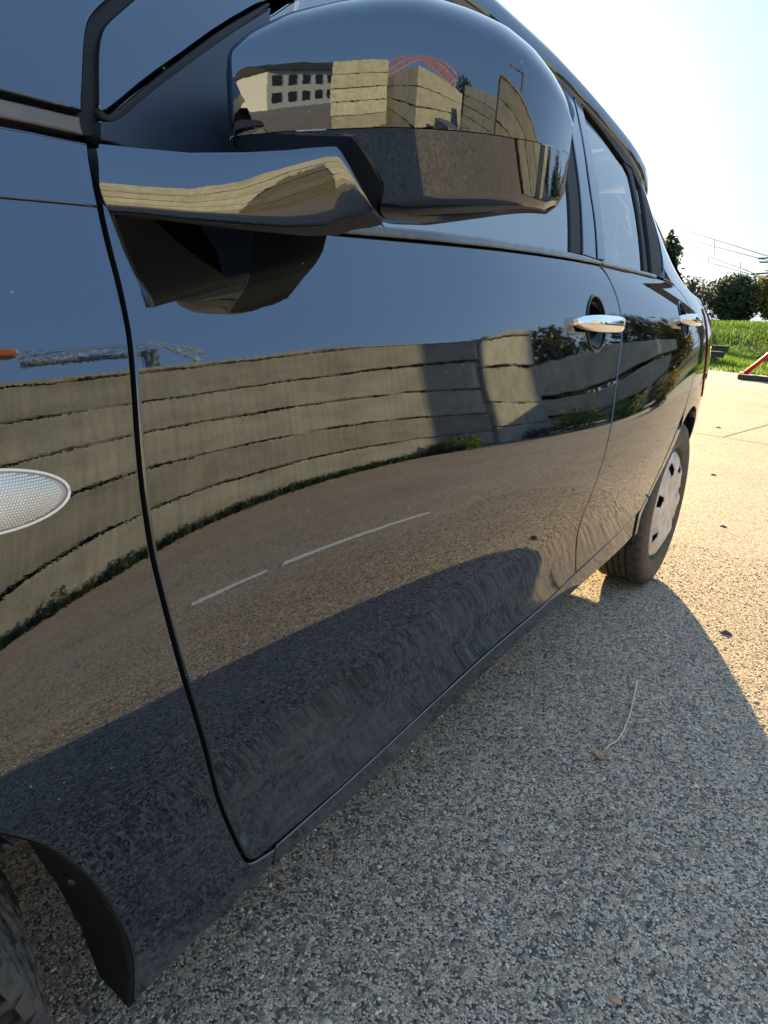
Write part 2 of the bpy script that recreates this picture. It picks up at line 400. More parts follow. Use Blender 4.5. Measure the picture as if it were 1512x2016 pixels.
RIGHT = []     # panels to repeat on the far side
def panel(name, poly, mat, parent, off=0.0, gap=.0016, flange=.02, grid=.03, step=.012, rim=.0022, mirror=True, smooth=2, fl_in=0.0, holes=(), edge_mat=None):
    """a sheet of the body side inside an outline in (y, z), its edge rolled inwards"""
    p = resample(smooth_poly(poly, smooth) if smooth else poly, step); nhole = 0
    if area2(p) < 0: p = p[::-1]
    # drop near-duplicates
    keep = np.linalg.norm(p-np.roll(p, 1, 0), axis=1) > 1e-4; p = p[keep]
    o = outward(p)
    p0 = p - o*gap; p1 = p0 - o*rim
    lo, hi = p.min(0), p.max(0)
    gy, gz = np.meshgrid(np.arange(lo[0], hi[0], grid), np.arange(lo[1], hi[1], grid))
    g = np.stack([gy.ravel(), gz.ravel()], -1)
    g = g[inside(g, p1)]
    if len(g):
        d = np.min(np.linalg.norm(g[:, None]-p1[None], axis=2), axis=1); g = g[d > grid*.4]
    hl = [np.array(h) for h in holes]
    for h in hl:
        if len(g): g = g[~inside(g, h) & (np.min(np.linalg.norm(g[:, None]-h[None], axis=2), axis=1) > .008)]
    pts = [Vector(q) for q in p1]
    edges = [(i, (i+1) % len(p1)) for i in range(len(p1))]
    for h in hl:
        b_h = len(pts); pts += [Vector(q) for q in h]; edges += [(b_h+i, b_h+(i+1) % len(h)) for i in range(len(h))]
    pts += [Vector(q) for q in g]
    vs, _, fs, orig, _, _ = delaunay_2d_cdt(pts, edges, [], 1, 1e-6)
    V = np.array([(q[0], q[1]) for q in vs])
    out_f = []
    for f in fs:
        f = list(f)
        a, b, c_ = V[f[0]], V[f[1]], V[f[2]]
        if any(inside(((a+b+c_)/3)[None], h)[0] for h in hl): continue
        if ((b-a)[0]*(c_-a)[1]-(b-a)[1]*(c_-a)[0]) < 0: f = f[::-1]
        out_f.append(f)
    # map p1 index -> output vertex
    imap = {}
    for k, og in enumerate(orig):
        for q in og: imap[q] = k
    ring = [imap[i] for i in range(len(p1))]
    def lift(q, o_): return np.stack([X(q[:, 0], q[:, 1])+o_, q[:, 0], q[:, 1]], -1)
    N = XN(V[:, 0], V[:, 1]); P = lift(V, off)
    n0 = XN(p0[:, 0], p0[:, 1]); od = np.stack([np.zeros(len(p0)), o[:, 0], o[:, 1]], -1)
    r0 = lift(p0, off-.0016); rn = n0*.55+od*.85; rn /= np.linalg.norm(rn, axis=1)[:, None]
    pf = p0-o*fl_in
    rf = lift(pf, off-.0016); rf[:, 0] -= flange
    verts = np.concatenate([P, r0, r0, rf]); nn = np.concatenate([N, rn, od, od])
    b0 = len(P); L = len(p0); F = [tuple(f) for f in out_f]
    for i in range(L):
        j = (i+1) % L
        F.append((ring[i], b0+i, b0+j, ring[j])); F.append((b0+L+i, b0+2*L+i, b0+2*L+j, b0+L+j))
    me = bpy.data.meshes.new(name); me.from_pydata(verts.tolist(), [], F)
    me.materials.append(mat); me.materials.append(edge_mat or mat)
    mi_ = [0]*len(out_f)+[0, 1]*L; me.polygons.foreach_set('material_index', mi_)
    me.polygons.foreach_set('use_smooth', [True]*len(me.polygons)); me.update()
    me.normals_split_custom_set_from_vertices([tuple(q) for q in nn])
    ob = put(bpy.data.objects.new(name, me), parent)
    if mirror: RIGHT.append((name, verts, F, nn, mat))
    return ob

def ell(y, z, ry, rz, n=40): return [(y+ry*math.cos(2*math.pi*k/n), z+rz*math.sin(2*math.pi*k/n)) for k in range(n)]
CXM = -0.80                                    # the car's centre line
car = empty('parked_car', (0, 0, 0), 0, 'glossy black five-door hatchback parked on the speckled concrete, filling the left of the picture', 'car')

door_top = [(.357, .984), (.48, .982), (.556, .947), (.72, .956), (.864, .964), (1.10, .975), (1.431, .986)]
seam_f = [(.352, .944), (.352, .931), (.353, .907), (.355, .882), (.355, .853), (.354, .826), (.352, .798), (.349, .762), (.347, .721), (.347, .691), (.348, .658), (.352, .623), (.358, .581), (.366, .539), (.380, .489), (.402, .424), (.424, .360), (.445, .301), (.456, .266), (.465, .243), (.474, .2335), (.485, .2305), (.511, .231)]
bot = [(.634, .238), (.755, .250), (.884, .264), (1.056, .278), (1.195, .283), (1.335, .287), (1.511, .304)]
bseam = [(1.431, .987), (1.442, .984), (1.475, .970), (1.500, .943), (1.522, .911), (1.533, .881), (1.535, .851), (1.526, .820), (1.502, .764), (1.478, .705), (1.448, .640), (1.425, .563), (1.420, .491), (1.430, .440), (1.470, .380), (1.511, .306)]
bot_r = [(1.783, .320), (2.0, .338), (2.055, .345)]
arch_d = [(2.085, .385), (2.092, .45), (2.115, .52), (2.171, .585), (2.234, .628)]
seam_r = [(2.29, .70), (2.325, .78), (2.32, .86), (2.285, .93), (2.20, .985), (2.10, .992)]
top_r = [(1.91, .990), (1.70, .989), (1.46, .988)]

pillar_edge = None
fender = panel('front_fender', [(.352, .985)]+seam_f[:-1]+[(.509, .227), (.516, .2255), (.508, .200), (.402, .187), (.316, .172), (.311, .169), (.315, .20), (.314, .235), (.309, .265), (.300, .295), (.287, .334), (.267, .376), (.243, .42), (.218, .454), (.195, .478), (.14, .53), (.07, .575), (-.02, .60), (-.12, .60), (-.24, .56), (-.33, .48), (-.38, .38), (-.40, .28), (-.60, .28), (-.66, .55), (-.62, .80), (-.45, .87), (-.20, .935), (0, .963), (.27, .984)],
               MAT['paint'], car, smooth=2)
crease = panel('shoulder_strip', [(.350, .9825), (.349, .9365), (.273, .932), (.0, .915), (-.30, .87), (-.31, .89), (0, .958), (.27, .981)], MAT['paint'], fender, off=.0022, flange=.004, gap=.0005)
panel('cowl_strip', [(.353, 1.0040), (.286, 1.0030), (.1, .996), (-.2, .965), (-.2, .940), (0, .966), (.27, .987), (.353, .9885)], MAT['cowl'], car, off=-.004)
panel('windscreen_pillar', [(.353, 1.005), (.364, 1.046), (.371, 1.068), (.378, 1.080), (.397, 1.098), (.45, 1.142), (.65, 1.238), (.97, 1.398), (.85, 1.408), (.5, 1.28), (.2, 1.13), (.05, 1.03), (.2, 1.004)], MAT['paint'], car, edge_mat=MAT['seal'])
panel('door_seal', [(.350, 1.0), (.361, 1.046), (.369, 1.068), (.377, 1.082), (.396, 1.100), (.45, 1.144), (.67, 1.245), (.97, 1.40), (.97, 1.38), (.67, 1.225), (.46, 1.132), (.412, 1.094), (.394, 1.078), (.384, 1.066), (.377, 1.048), (.369, 1.008), (.366, .990), (.350, .990)], MAT['seal'], car, off=-.006, gap=0, flange=.004, smooth=1)

front_door = panel('front_door', door_top + bseam[1:] + bot[::-1] + seam_f[::-1], MAT['paint'], car, gap=.0028, edge_mat=MAT['seal'], holes=[ell(1.372, .870, .050, .050)])
panel('window_frame', [(.3655, 1.0105), (.374, 1.050), (.381, 1.069), (.390, 1.081), (.407, 1.096), (.453, 1.136), (.667, 1.231), (.97, 1.385), (1.2, 1.397), (1.45, 1.397), (1.64, 1.385), (1.57, 1.285), (1.531, 1.222), (1.480, 1.137), (1.462, 1.071), (1.428, .991), (1.350, .993), (1.405, 1.10), (1.455, 1.199), (1.50, 1.275), (1.535, 1.350), (1.2, 1.368), (.98, 1.352), (.70, 1.222), (.592, 1.166), (.517, 1.118), (.466, 1.081), (.415, 1.043), (.383, 1.0165), (.373, 1.0095)], MAT['paint'], front_door, off=.001, smooth=1, edge_mat=MAT['seal'])
panel('window_lip', [(.364, 1.0115), (.372, 1.0075), (.3835, 1.0145), (.416, 1.0415), (.467, 1.0795), (.518, 1.1165), (.593, 1.1645), (.590, 1.1585), (.518, 1.1095), (.467, 1.0725), (.416, 1.0345), (.384, 1.008), (.3735, 1.0025), (.364, 1.0045)], MAT['seal'], front_door, off=.0045, gap=0, rim=.0016, flange=.006, smooth=1)
panel('sail_panel', [(.3635, 1.002), (.376, 1.0065), (.384, 1.012), (.417, 1.040), (.519, 1.113), (.594, 1.161), (.583, 1.13), (.56, 1.03), (.548, .955), (.50, .975), (.36, .987)], MAT['sail'], front_door, off=.0045, gap=.001)
panel('door_glass', [(.555, .955), (.565, 1.04), (.590, 1.150), (.70, 1.222), (.98, 1.350), (1.2, 1.366), (1.50, 1.348), (1.44, 1.24), (1.370, 1.15), (1.325, 1.06), (1.292, .988)], MAT['glass'], front_door, off=-.006, flange=.003, mirror=True)
panel('window_seal', [(1.290, .990), (1.346, .993), (1.402, 1.10), (1.452, 1.199), (1.497, 1.275), (1.533, 1.349), (1.502, 1.349), (1.443, 1.24), (1.372, 1.15), (1.327, 1.06)], MAT['seal'], front_door, off=-.002, gap=.0003, smooth=1)
panel('belt_molding', [(.52, .952), (.545, .9555), (.868, .977), (1.1, .9855), (1.329, .992), (1.449, .990), (1.449, .984), (1.20, .978), (.864, .9645), (.561, .9455), (.52, .944)], MAT['mold'], front_door, off=.006, rim=.003, gap=0, smooth=1)

rear_door = panel('rear_door', bseam[::1] + bot_r + arch_d + seam_r + top_r, MAT['paint'], car, holes=[ell(2.125, .893, .042, .045)])
panel('window_frame', [(1.437, .992), (1.470, 1.071), (1.488, 1.136), (1.539, 1.223), (1.578, 1.285), (1.645, 1.378), (1.68, 1.372), (1.657, 1.330), (1.644, 1.307), (1.598, 1.239), (1.523, 1.086), (1.492, .994)], MAT['paint'], rear_door, off=.001, smooth=1)
panel('door_glass', [(1.494, .992), (1.530, 1.086), (1.605, 1.239), (1.655, 1.320), (1.70, 1.335), (1.905, 1.265), (1.930, 1.237), (1.857, 1.087), (1.814, .994)], MAT['glass'], rear_door, off=-.006, flange=.003, gap=0)
panel('window_seal', [(1.650, 1.322), (1.688, 1.372), (1.80, 1.347), (1.90, 1.315), (1.985, 1.285), (1.978, 1.262), (1.930, 1.262), (1.905, 1.2615), (1.80, 1.300), (1.675, 1.334)], MAT['seal'], rear_door, off=.002, gap=.0003, smooth=1)
panel('window_bar', [(1.90, 1.262), (1.978, 1.2615), (1.974, 1.246), (1.897, 1.117), (1.852, .994), (1.812, .994), (1.855, 1.087), (1.925, 1.237)], MAT['seal'], rear_door, off=-.001, gap=.0003, smooth=1)
panel('belt_molding', [(1.452, .990), (1.70, .9945), (1.915, .9975), (1.915, .989), (1.70, .987), (1.452, .984)], MAT['mold'], rear_door, off=.006, rim=.003, gap=0, smooth=1)

quarter = panel('rear_quarter', [(2.239, .622)]+seam_r+[(2.03, .992), (2.06, 1.02), (2.10, 1.10), (2.11, 1.22), (2.03, 1.29), (2.00, 1.305), (2.05, 1.308), (2.34, 1.268), (2.32, 1.20), (2.35, 1.10), (2.45, 1.02), (2.62, .975), (2.80, .955), (2.90, .85), (2.93, .70), (2.945, .50), (2.935, .33), (2.90, .265), (2.75, .245), (2.752, .30), (2.735, .38), (2.70, .46), (2.65, .53), (2.58, .585), (2.50, .618), (2.42, .628), (2.34, .618), (2.28, .597), (2.246, .578)], MAT['paint'], car, smooth=1)
panel('quarter_glass', [(1.976, 1.247), (2.012, 1.217), (1.943, 1.123), (1.884, .996), (1.853, .996), (1.898, 1.117)], MAT['glass'], quarter, off=-.005, flange=.003, gap=0)
panel('window_seal', [(1.982, 1.287), (2.03, 1.272), (2.068, 1.222), (2.066, 1.14), (2.045, 1.055), (2.010, 1.010), (1.985, .997), (1.90, .990), (1.882, .994), (1.940, 1.123), (2.008, 1.217), (1.976, 1.248)], MAT['seal'], quarter, off=.002, gap=.0003, smooth=1)
panel('tail_lamp', [(2.66, .64), (2.58, .74), (2.53, .86), (2.56, .935), (2.68, .95), (2.84, .89), (2.90, .80), (2.91, .66)], MAT['red_lens'], car, off=.004, gap=0)

# rocker and wheel arch lip
sill = panel('sill', [(.520, .2245), (.634, .2335), (.755, .2455), (.884, .2595), (1.056, .2735), (1.195, .2785), (1.335, .2825), (1.515, .2995), (1.783, .3145), (2.0, .332), (2.052, .338), (2.075, .30), (2.08, .262), (2.0, .252), (1.749, .252), (1.412, .250), (1.151, .238), (.954, .222), (.80, .207), (.673, .199), (.5135, .196)], MAT['paint'], car, off=-.004, flange=.11, fl_in=.012, smooth=1)
WC_R, WC_F = (2.43, .285), (-.05, .285)
def arc(c, r, a0, a1, n=24):
    return [(c[0]+r*math.cos(math.radians(a0+(a1-a0)*k/n)), c[1]+r*math.sin(math.radians(a0+(a1-a0)*k/n))) for k in range(n+1)]
lip = panel('wheel_arch_lip', [(2.057, .341), (2.089, .385), (2.097, .45), (2.12, .518), (2.176, .581), (2.242, .574), (2.215, .545), (2.17, .495), (2.135, .43), (2.116, .36), (2.104, .30), (2.095, .258), (2.068, .258), (2.066, .30), (2.048, .335)], MAT['paint'], quarter, off=.001, flange=.05, smooth=2)

# roof: from the gutter over to the far side
def gut(y):
    return float(np.interp(y, [.5, .98, 1.2, 1.5, 1.69, 1.88, 2.05, 2.3, 2.55], [1.16, 1.366, 1.380, 1.377, 1.359, 1.332, 1.305, 1.272, 1.24]))
rows = []
for y in np.linspace(.86, 2.50, 36):
    z0 = gut(y); x0 = float(X(y, z0)); w = x0-CXM
    row = [(x0-.02, y, z0-.03), (x0+.001, y, z0-.010), (x0+.001, y, z0)]
    prof = [(.010, .007), (.03, .011), (.07, .016), (.15, .023), (.28, .031), (.45, .037), (.7, .042), (1., .044)]
    half = [(x0-w*s_, z0+h_) for s_, h_ in prof]
    row += [(x_, y, z_) for x_, z_ in half]
    row += [(2*CXM-q[0], q[1], q[2]) for q in row[:-1][::-1]]
    rows.append(row)
mb = MB(); mb.grid(rows); roof = mb.build('roof', MAT['paint'], car, smooth=True)
roof.modifiers.new('thickness', 'SOLIDIFY').thickness = -.02

def loft_strip(name, f0, f1, mat, n=12, m=14, smooth=True):
    P = [[tuple(np.array(f0(t/m))*(1-s/n)+np.array(f1(t/m))*(s/n)) for s in range(n+1)] for t in range(m+1)]
    mb = MB(); mb.grid(P); o = mb.build(name, mat, car, smooth=smooth); return o
def cross(y0, z0, bulge_y, bulge_z=0):
    """a curve across the car at side point (y0, z0)"""
    x0 = float(X(y0, z0))
    def f(t):
        q = 1-2*t; k = 1-q*q
        return (CXM+(x0-CXM)*q, y0+bulge_y*k, z0+bulge_z*k)
    return f
MAT['paint2'] = MAT['paint']
hood = loft_strip('bonnet', cross(.05, 1.015, -.10, .03), cross(-.60, .80, -.22, .03), MAT['paint'])
wind = loft_strip('windscreen', cross(.10, 1.03, -.10, .02), cross(.88, 1.33, -.06, .08), MAT['glass'])
nose = loft_strip('front_bumper', cross(-.62, .80, -.22, 0), cross(-.64, .25, -.20, 0), MAT['paint'])
tg0 = loft_strip('tailgate', cross(2.93, .45, .07, 0), cross(2.62, .975, .24, 0), MAT['paint'])
rg = loft_strip('rear_window', cross(2.53, 1.002, .31, 0), cross(2.32, 1.255, .24, .05), MAT['glass'])
mb = MB()
for k in range(9):
    f0 = cross(2.53-.0233*k, 1.005+.0285*k, .335-.0066*k, .0066*k)
    mb.path([tuple(np.array(f0(.1+.8*i/10))-np.array((0, .004, 0))) for i in range(11)], .0014, 3)
hl = mb.build('heating_line', MAT['brown'], rg); hl['kind'] = 'stuff'
bm_ = loft_strip('rear_bumper', cross(2.95, .46, .08, 0), cross(2.90, .25, .05, 0), MAT['paint'])

# inner shell that closes the seams and carries the floor
def shell():
    mb = MB()
    ys = np.linspace(-.55, 2.88, 120)
    for a, b in ((0, 119),):
        for side in (1, -1):
            P = []
            for y in ys:
                r = []
                lo = .235+.03*min(1, max(0, (y-.5)/.9))
                for c_, R in ((WC_R, .345), (WC_F, .40)):
                    if abs(y-c_[0]) < R: lo = max(lo, c_[1]+math.sqrt(R*R-(y-c_[0])**2)+.012)
                zt = .968 if y > .4 else (.968 if y > .2 else .955-.10*max(0, .1-y))
                if y < 0: zt = min(zt, .955-.28*abs(y))
                lo = min(lo, zt-.02)
                for k in range(9):
                    z = lo+(zt-lo)*k/8; x = float(X(y, z))-.024
                    r.append((x if side == 1 else 2*CXM-x, y, z))
                P.append(r if side == 1 else r[::-1])
            mb.grid(P)
    # floor pan, firewall, bulkheads
    mb.box((CXM, 1.17, .235), (1.36, 1.50, .03)); mb.box((CXM, 2.43, .36), (1.05, .95, .03)); mb.box((CXM, -.05, .42), (.8, .7, .03))
    mb.box((CXM, .42, .66), (1.22, .02, .60)); mb.box((CXM, 2.02, .50), (1.25, .02, .42))
    for s in (1, -1):
        # far edge of each door: inner trim up to the belt
        for y0, y1 in ((.40, 1.40), (1.47, 2.02)):
            mb.box((CXM+s*(.80-.135), (y0+y1)/2, .62), (.05, y1-y0, .66))
    return mb.build('body_shell', MAT['dark'], car, smooth=False)
shell()

# ------------------------------------------------------------------ wheel arch liners
def liner(name, poly, depths, parent=None):
    mb = MB(); P = []
    for (y, z), d in zip(poly, depths):
        x = float(X(y, z)); P.append([(x-.004-d*t, y+.0*t, z+.006*t) for t in (0, .1, .35, .7, 1)])
    mb.grid(P); o = mb.build(name, MAT['black'], parent or car, smooth=True)
    o.modifiers.new('thickness', 'SOLIDIFY').thickness = .006
    return o
la = [(.309, .166), (.315, .20), (.314, .235), (.309, .265), (.300, .295), (.287, .334), (.267, .376), (.243, .42), (.218, .454), (.195, .478), (.14, .53), (.07, .575), (-.02, .60), (-.12, .60), (-.24, .56), (-.33, .48), (-.38, .38), (-.40, .28)]
fl = liner('wheel_liner', la, [.05, .09, .13, .16, .17, .17, .16, .16, .2]+[.3]*9)
for y, z in ((.262, .372), (.205, .462)):
    x = float(X(y, z)); mb = MB(); mb.box((x-.012, y-.002, z-.004), (.014, .010, .005), rx=-.9)
    mb.build('liner_clip', MAT['satin'], fl, bevel=.002)
lr = arc(WC_R, .350, -12, 190, 30)
liner('wheel_liner', lr, [.26]*31)

# ------------------------------------------------------------------ wheels
def tyre(name, R, W, rim_r, parent, pat, pitch=5.0, gd=1.0):
    n = 210
    # profile across the tread and sidewalls: (offset across, radius)
    hw = W/2
    prof = [(-hw*.62, rim_r), (-hw*.90, rim_r+.012), (-hw*1.02, rim_r+.034), (-hw*1.03, rim_r+.052), (-hw*.99, R-.026), (-hw*.93, R-.012), (-hw*.84, R-.0045)]
    tw = np.linspace(-hw*.78, hw*.78, 27)
    prof += [(w, R-.0015*(abs(w)/hw)**2) for w in tw]
    prof += [(-a, r) for a, r in prof[:7][::-1]]
    prof = np.array(prof)
    grooves = (-.48, -.16, .16, .48)
    P = []
    for i in range(n):
        th = 2*math.pi*i/n; row = []
        for a, r in prof:
            u = a/(hw*.78); d = 0
            if abs(u) <= 1.12:
                if min(abs(u-g) for g in grooves) < .055: d = .008
                else:
                    ph = i/pitch + pat*abs(u)*1.6
                    if abs(u) > .5 and (ph % 1.0) < .26: d = .006*gd
                    elif abs(u) <= .5 and ((ph*1.0+.5) % 1.0) < .2: d = .004*gd
            rr = r-d
            row.append((a, rr*math.cos(th), rr*math.sin(th)))
        P.append(row)
    mb = MB(); mb.grid(P, closed_u=True)
    o = mb.build(name, MAT['rubber'], parent, smooth=True, flat_angle=35)
    return o
def hubcap(parent):
    """silver plastic trim with slots near its edge; outer face towards +x"""
    n = 126; nr = 14; R = .188
    mb = MB(); V = {}
    def pt(i, j):
        r = R*j/nr; th = 2*math.pi*i/n
        q = r/R; dome = .012*(1-q**2)+.010*math.exp(-((q-.72)/.14)**2)-.010*max(0, (q-.9)/.1)**2
        rid = .009*(math.cos(7*th)*.5+.5)**2*math.exp(-((q-.5)/.25)**2)
        return (dome+rid, r*math.cos(th), r*math.sin(th))
    vs = [pt(i, j) for i in range(n) for j in range(nr+1)]
    fs = []
    for i in range(n):
        for j in range(nr):
            k = (i+(j-8)*.6) % 18
            if 9 <= j <= 11 and 2 <= k <= 7: continue
            i2 = (i+1) % n
            fs.append((i*(nr+1)+j, i*(nr+1)+j+1, i2*(nr+1)+j+1, i2*(nr+1)+j))
    mb.add(vs, fs)
    o = mb.build('hubcap', MAT['hub'], parent, smooth=True)
    o.modifiers.new('thickness', 'SOLIDIFY').thickness = -.004
    d = MB()
    d.tube((-.02, 0, 0), (-.012, 0, 0), .176, n=48)
    d.build('wheel_disc', MAT['dark'], parent)
    return o
def wheel(loc, steer=0, mir=1, pat=1.0, name='wheel'):
    e = bpy.data.objects.new(name, None); put(e, car); e.location = loc
    e.rotation_euler = (0, 0, steer + (0 if mir == 1 else math.pi))
    e['label'] = None or 'wheel'
    del e['label']
    return e
wr = wheel((-.022-.0875, WC_R[0], WC_R[1]), name='rear_wheel')
t0 = tyre('tyre', .286, .172, .186, wr, 1.0)
h0 = hubcap(wr); h0.location.x = .070; [c_ for c_ in wr.children if c_.name.startswith('wheel_disc')][0].location.x = .070
wf = wheel((-.138, WC_F[0], .285), math.radians(-19), name='front_wheel')
def dup_children(src, dst):
    for ch in src.children:
        q = ch.copy(); C.objects.link(q); q.parent = dst
t1 = tyre('tyre', .286, .172, .186, wf, 1.6, 4.0, 1.1)
for ch in list(wr.children)[1:]:
    q = ch.copy(); C.objects.link(q); q.parent = wf
for nm, (lx, ly) in (('rear_wheel', (2*CXM+.11, WC_R[0])), ('front_wheel', (2*CXM+.125, WC_F[0]))):
    w_ = wheel((lx, ly, .285), 0, -1, name=nm); dup_children(wr, w_)

# ------------------------------------------------------------------ door handles: dark cup in the skin, bright bar in front of it
def handle(y0, y1, yc, zc, rz, ry, door, h=.030):
    # recess: dish sunk into the door (its own skin, slightly proud rim)
    P = []
    for i in range(33):
        th = 2*math.pi*i/32; row = []
        for q, dep in ((1.10, -.0005), (1.05, .0016), (1.0, .0012), (.97, -.003), (.90, -.012), (.70, -.022), (.4, -.027), (.02, -.028)):
            y = yc+ry*q*math.cos(th); z = zc+rz*q*math.sin(th); row.append((float(X(y, z))+dep+.0015, y, z))
        P.append(row)
    mb = MB(); mb.grid(P); cup = mb.build('handle_recess', MAT['cup'], door, smooth=True)
    P = []
    n = 22
    for i in range(n+1):
        s = i/n; y = y0+(y1-y0)*s
        so = 1-abs(2*s-1)**5
        xo = float(X(y, zc))+.002+.024*so**.8
        hh = h/2*(.55+.45*(1-abs(2*s-1)**4))*(1 if 0 < i < n else .6); tk = .011*(.6+.4*so)
        row = []
        for k in range(17):
            a = 2*math.pi*k/16
            row.append((xo+tk*math.copysign(abs(math.cos(a))**.7, math.cos(a)), y, zc+.001+hh*math.copysign(abs(math.sin(a))**.75, math.sin(a))))
        P.append(row)
    mb = MB(); mb.grid(P)
    for e in (0, n):
        b = len(mb.v); mb.v += [P[e][k] for k in range(16)]; mb.f.append(tuple(range(b, b+16)) if e else tuple(range(b+15, b-1, -1))); mb.m.append(0)
    mb.build('door_handle', MAT['chrome'], door, smooth=True)
MAT['cup'] = simple('black_gloss_cup', (.004, .004, .005), .08, var=.1)
handle(1.255, 1.485, 1.372, .870, .050, .050, front_door, .033)
handle(2.04, 2.265, 2.125, .893, .045, .042, rear_door, .033)

# side repeater lamp on the fender
def repeater():
    yc, zc, ry, rz = .222, .7265, .062, .0225
    P = []; n = 72; m = 16
    for i in range(n+1):
        th = 2*math.pi*i/n; row = []
        for j in range(m+1):
            q = 1-j/m
            y = yc+ry*q*math.cos(th); z = zc+rz*q*math.sin(th)
            hgt = .0095*(1-q**3)+.001
            row.append((float(X(y, z))+hgt, y, z))
        P.append(row)
    mb = MB(); mb.grid(P); o = mb.build('side_repeater', MAT['lens_base'], fender, smooth=True)
    rim_ = MB(); rim_.path([(float(X(yc+ry*1.0*math.cos(a), zc+rz*1.0*math.sin(a)))+.0028, yc+ry*1.0*math.cos(a), zc+rz*1.0*math.sin(a)) for a in np.linspace(0, 2*math.pi, 73)], .0013, 6)
    rim_.build('lens_rim', MAT['lens'], o, smooth=True)
    # prism studs of the lens
    st = MB(); p = .0023
    for a in range(-30, 31):
        for b in range(-14, 15):
            y = yc+p*(a+.5*(b % 2)); z = zc+p*.87*b
            q = math.hypot((y-yc)/ry, (z-zc)/rz)
            if q > .90: continue
            x = float(X(y, z))+.0095*(1-q**3)+.0008
            r = p*.5
            st.add([(x+.0011, y, z)]+[(x, y+r*math.cos(k*math.pi/3), z+r*math.sin(k*math.pi/3)) for k in range(6)], [(0, 1+k, 1+(k+1) % 6) for k in range(6)])
    s_ = st.build('lens_prism', MAT['lens'], o); s_['kind'] = 'stuff'
repeater()
# a few raised paint chips and water spots are left to the paint material

# ------------------------------------------------------------------ wing mirror
mirror = bpy.data.objects.new('wing_mirror', None); put(mirror, car)
CP = np.array(cam_o.matrix_world.translation)
MP0 = np.array((-0.065, 0.485, 0.0)); MT = np.array((0.935602, 0.353057, 0.0)); MN = np.array((MT[1], -MT[0], 0))   # MN points forwards
# rim outline of the shell in its own plane, (along, height) in metres: bottom edge, crease, top edge
HB = [(-0.0135, 1.0372), (-0.0115, 1.013), (-0.0065, 1.0008), (0.0319, 0.983), (0.0708, 0.9662), (0.0948, 0.9578), (0.1123, 0.9526), (0.1471, 0.953), (0.1897, 0.9601), (0.231, 0.9674), (0.2592, 0.9721), (0.2698, 0.982), (0.2761, 0.9949), (0.2789, 1.0149), (0.2798, 1.0309), (0.2786, 1.0416)]
HC_ = [(0.0115, 1.0026), (0.0524, 1.0052), (0.112, 1.0073), (0.1845, 1.0105), (0.2303, 1.0136), (0.2558, 1.0175), (0.2733, 1.0232), (0.2796, 1.0271)]
HTP = [(-0.0135, 1.0411), (-0.0102, 1.0627), (-0.0055, 1.0762), (0.0038, 1.0875), (0.0199, 1.0984), (0.0501, 1.1081), (0.0887, 1.1136), (0.122, 1.1163), (0.1546, 1.1161), (0.1852, 1.1112), (0.2131, 1.1051), (0.2354, 1.0957), (0.2542, 1.0834), (0.2674, 1.0715), (0.2744, 1.0603), (0.2786, 1.0416)]
SMIN, SMAX = (-0.0075, 0.2751)
def hz(tab, s): return float(np.interp(s, [q[0] for q in tab], [q[1] for q in tab]))
def shell_depth(s, zq, up, q):
    '''forward depth of the shell: s 0 inner .. 1 outer, q 0 crease .. 1 rim, zq metres from the crease'''
    d = .066
    x_ = max(0, (s-.46)/.54); d -= .100*x_**2 + .060*x_**9
    d -= .030*max(0, (.05-s)/.05)**2 + .011*max(0, (.46-s)/.46)**2
    if up:
        w = .048
        if zq < w: d -= .145*(w-zq)*(.55+.45*(w-zq)/w)*.9 - .145*0
        if q > .60: d -= .064*((q-.60)/.40)**2.3
        elif q > .45: d -= 0
    else:
        d -= .145*.048*.9 + .0015 + .43*zq
        if q > .88: d -= .012*((q-.88)/.12)**2
    return max(d, -.10)
def shell_pt(s, q, up):
    a = SMIN+(SMAX-SMIN)*s
    zb, zc, zt = hz(HB, a), hz(HC_, a), hz(HTP, a)
    zc = min(max(zc, zb+.0005), zt-.0005)
    ze = zt if up else zb
    z = zc+(ze-zc)*q
    p = MP0+MT*a+MN*shell_depth(s, abs(z-zc), up, q)
    return (float(p[0]), float(p[1]), z)
ss = np.concatenate([np.linspace(0, .06, 6), np.linspace(.09, .9, 44), np.linspace(.915, 1, 18)])
def rim_back(s, up, back, k=1.0):
    a = SMIN+(SMAX-SMIN)*(.5+(s-.5)*k); zb, zt = hz(HB, a), hz(HTP, a); zm = (zb+zt)/2
    z = zm+((zt if up else zb)-zm)*k
    p = MP0+MT*a-MN*back; return (float(p[0]), float(p[1]), z)
def shell_part(up, name, mat, qs):
    P = []
    for s in ss:
        row = [shell_pt(s, q, up) for q in qs]
        rim_d = shell_depth(s, abs(row[-1][2]-row[0][2]), up, 1.0)
        b0 = max(.05, .012-rim_d); b1 = max(.15, b0+.03)
        row += [rim_back(s, up, b0+(b1-b0)*t_, k_) for t_, k_ in ((0, 1.0), (.4, .96), (.8, .88), (1, .80))]
        P.append(row if up else row[::-1])
    P = [[tuple(np.array(q)-MN*.05) for q in P[0]]] + P
    mb = MB()
    if up: mb.grid(P)
    else:
        mb.grid([r_[3:] for r_ in P]); mb.mi = 1; mb.grid([r_[:4] for r_ in P])
    return mb.build(name, [mat, MAT['black']], mirror, smooth=True)
cap = shell_part(True, 'mirror_cap', MAT['paint'], np.concatenate([np.linspace(.004, .6, 26), np.linspace(.62, 1, 26)]))
lowr = shell_part(False, 'mirror_lower_shell', MAT['paint'], np.concatenate([np.linspace(0, .88, 16), np.linspace(.9, 1, 8)]))
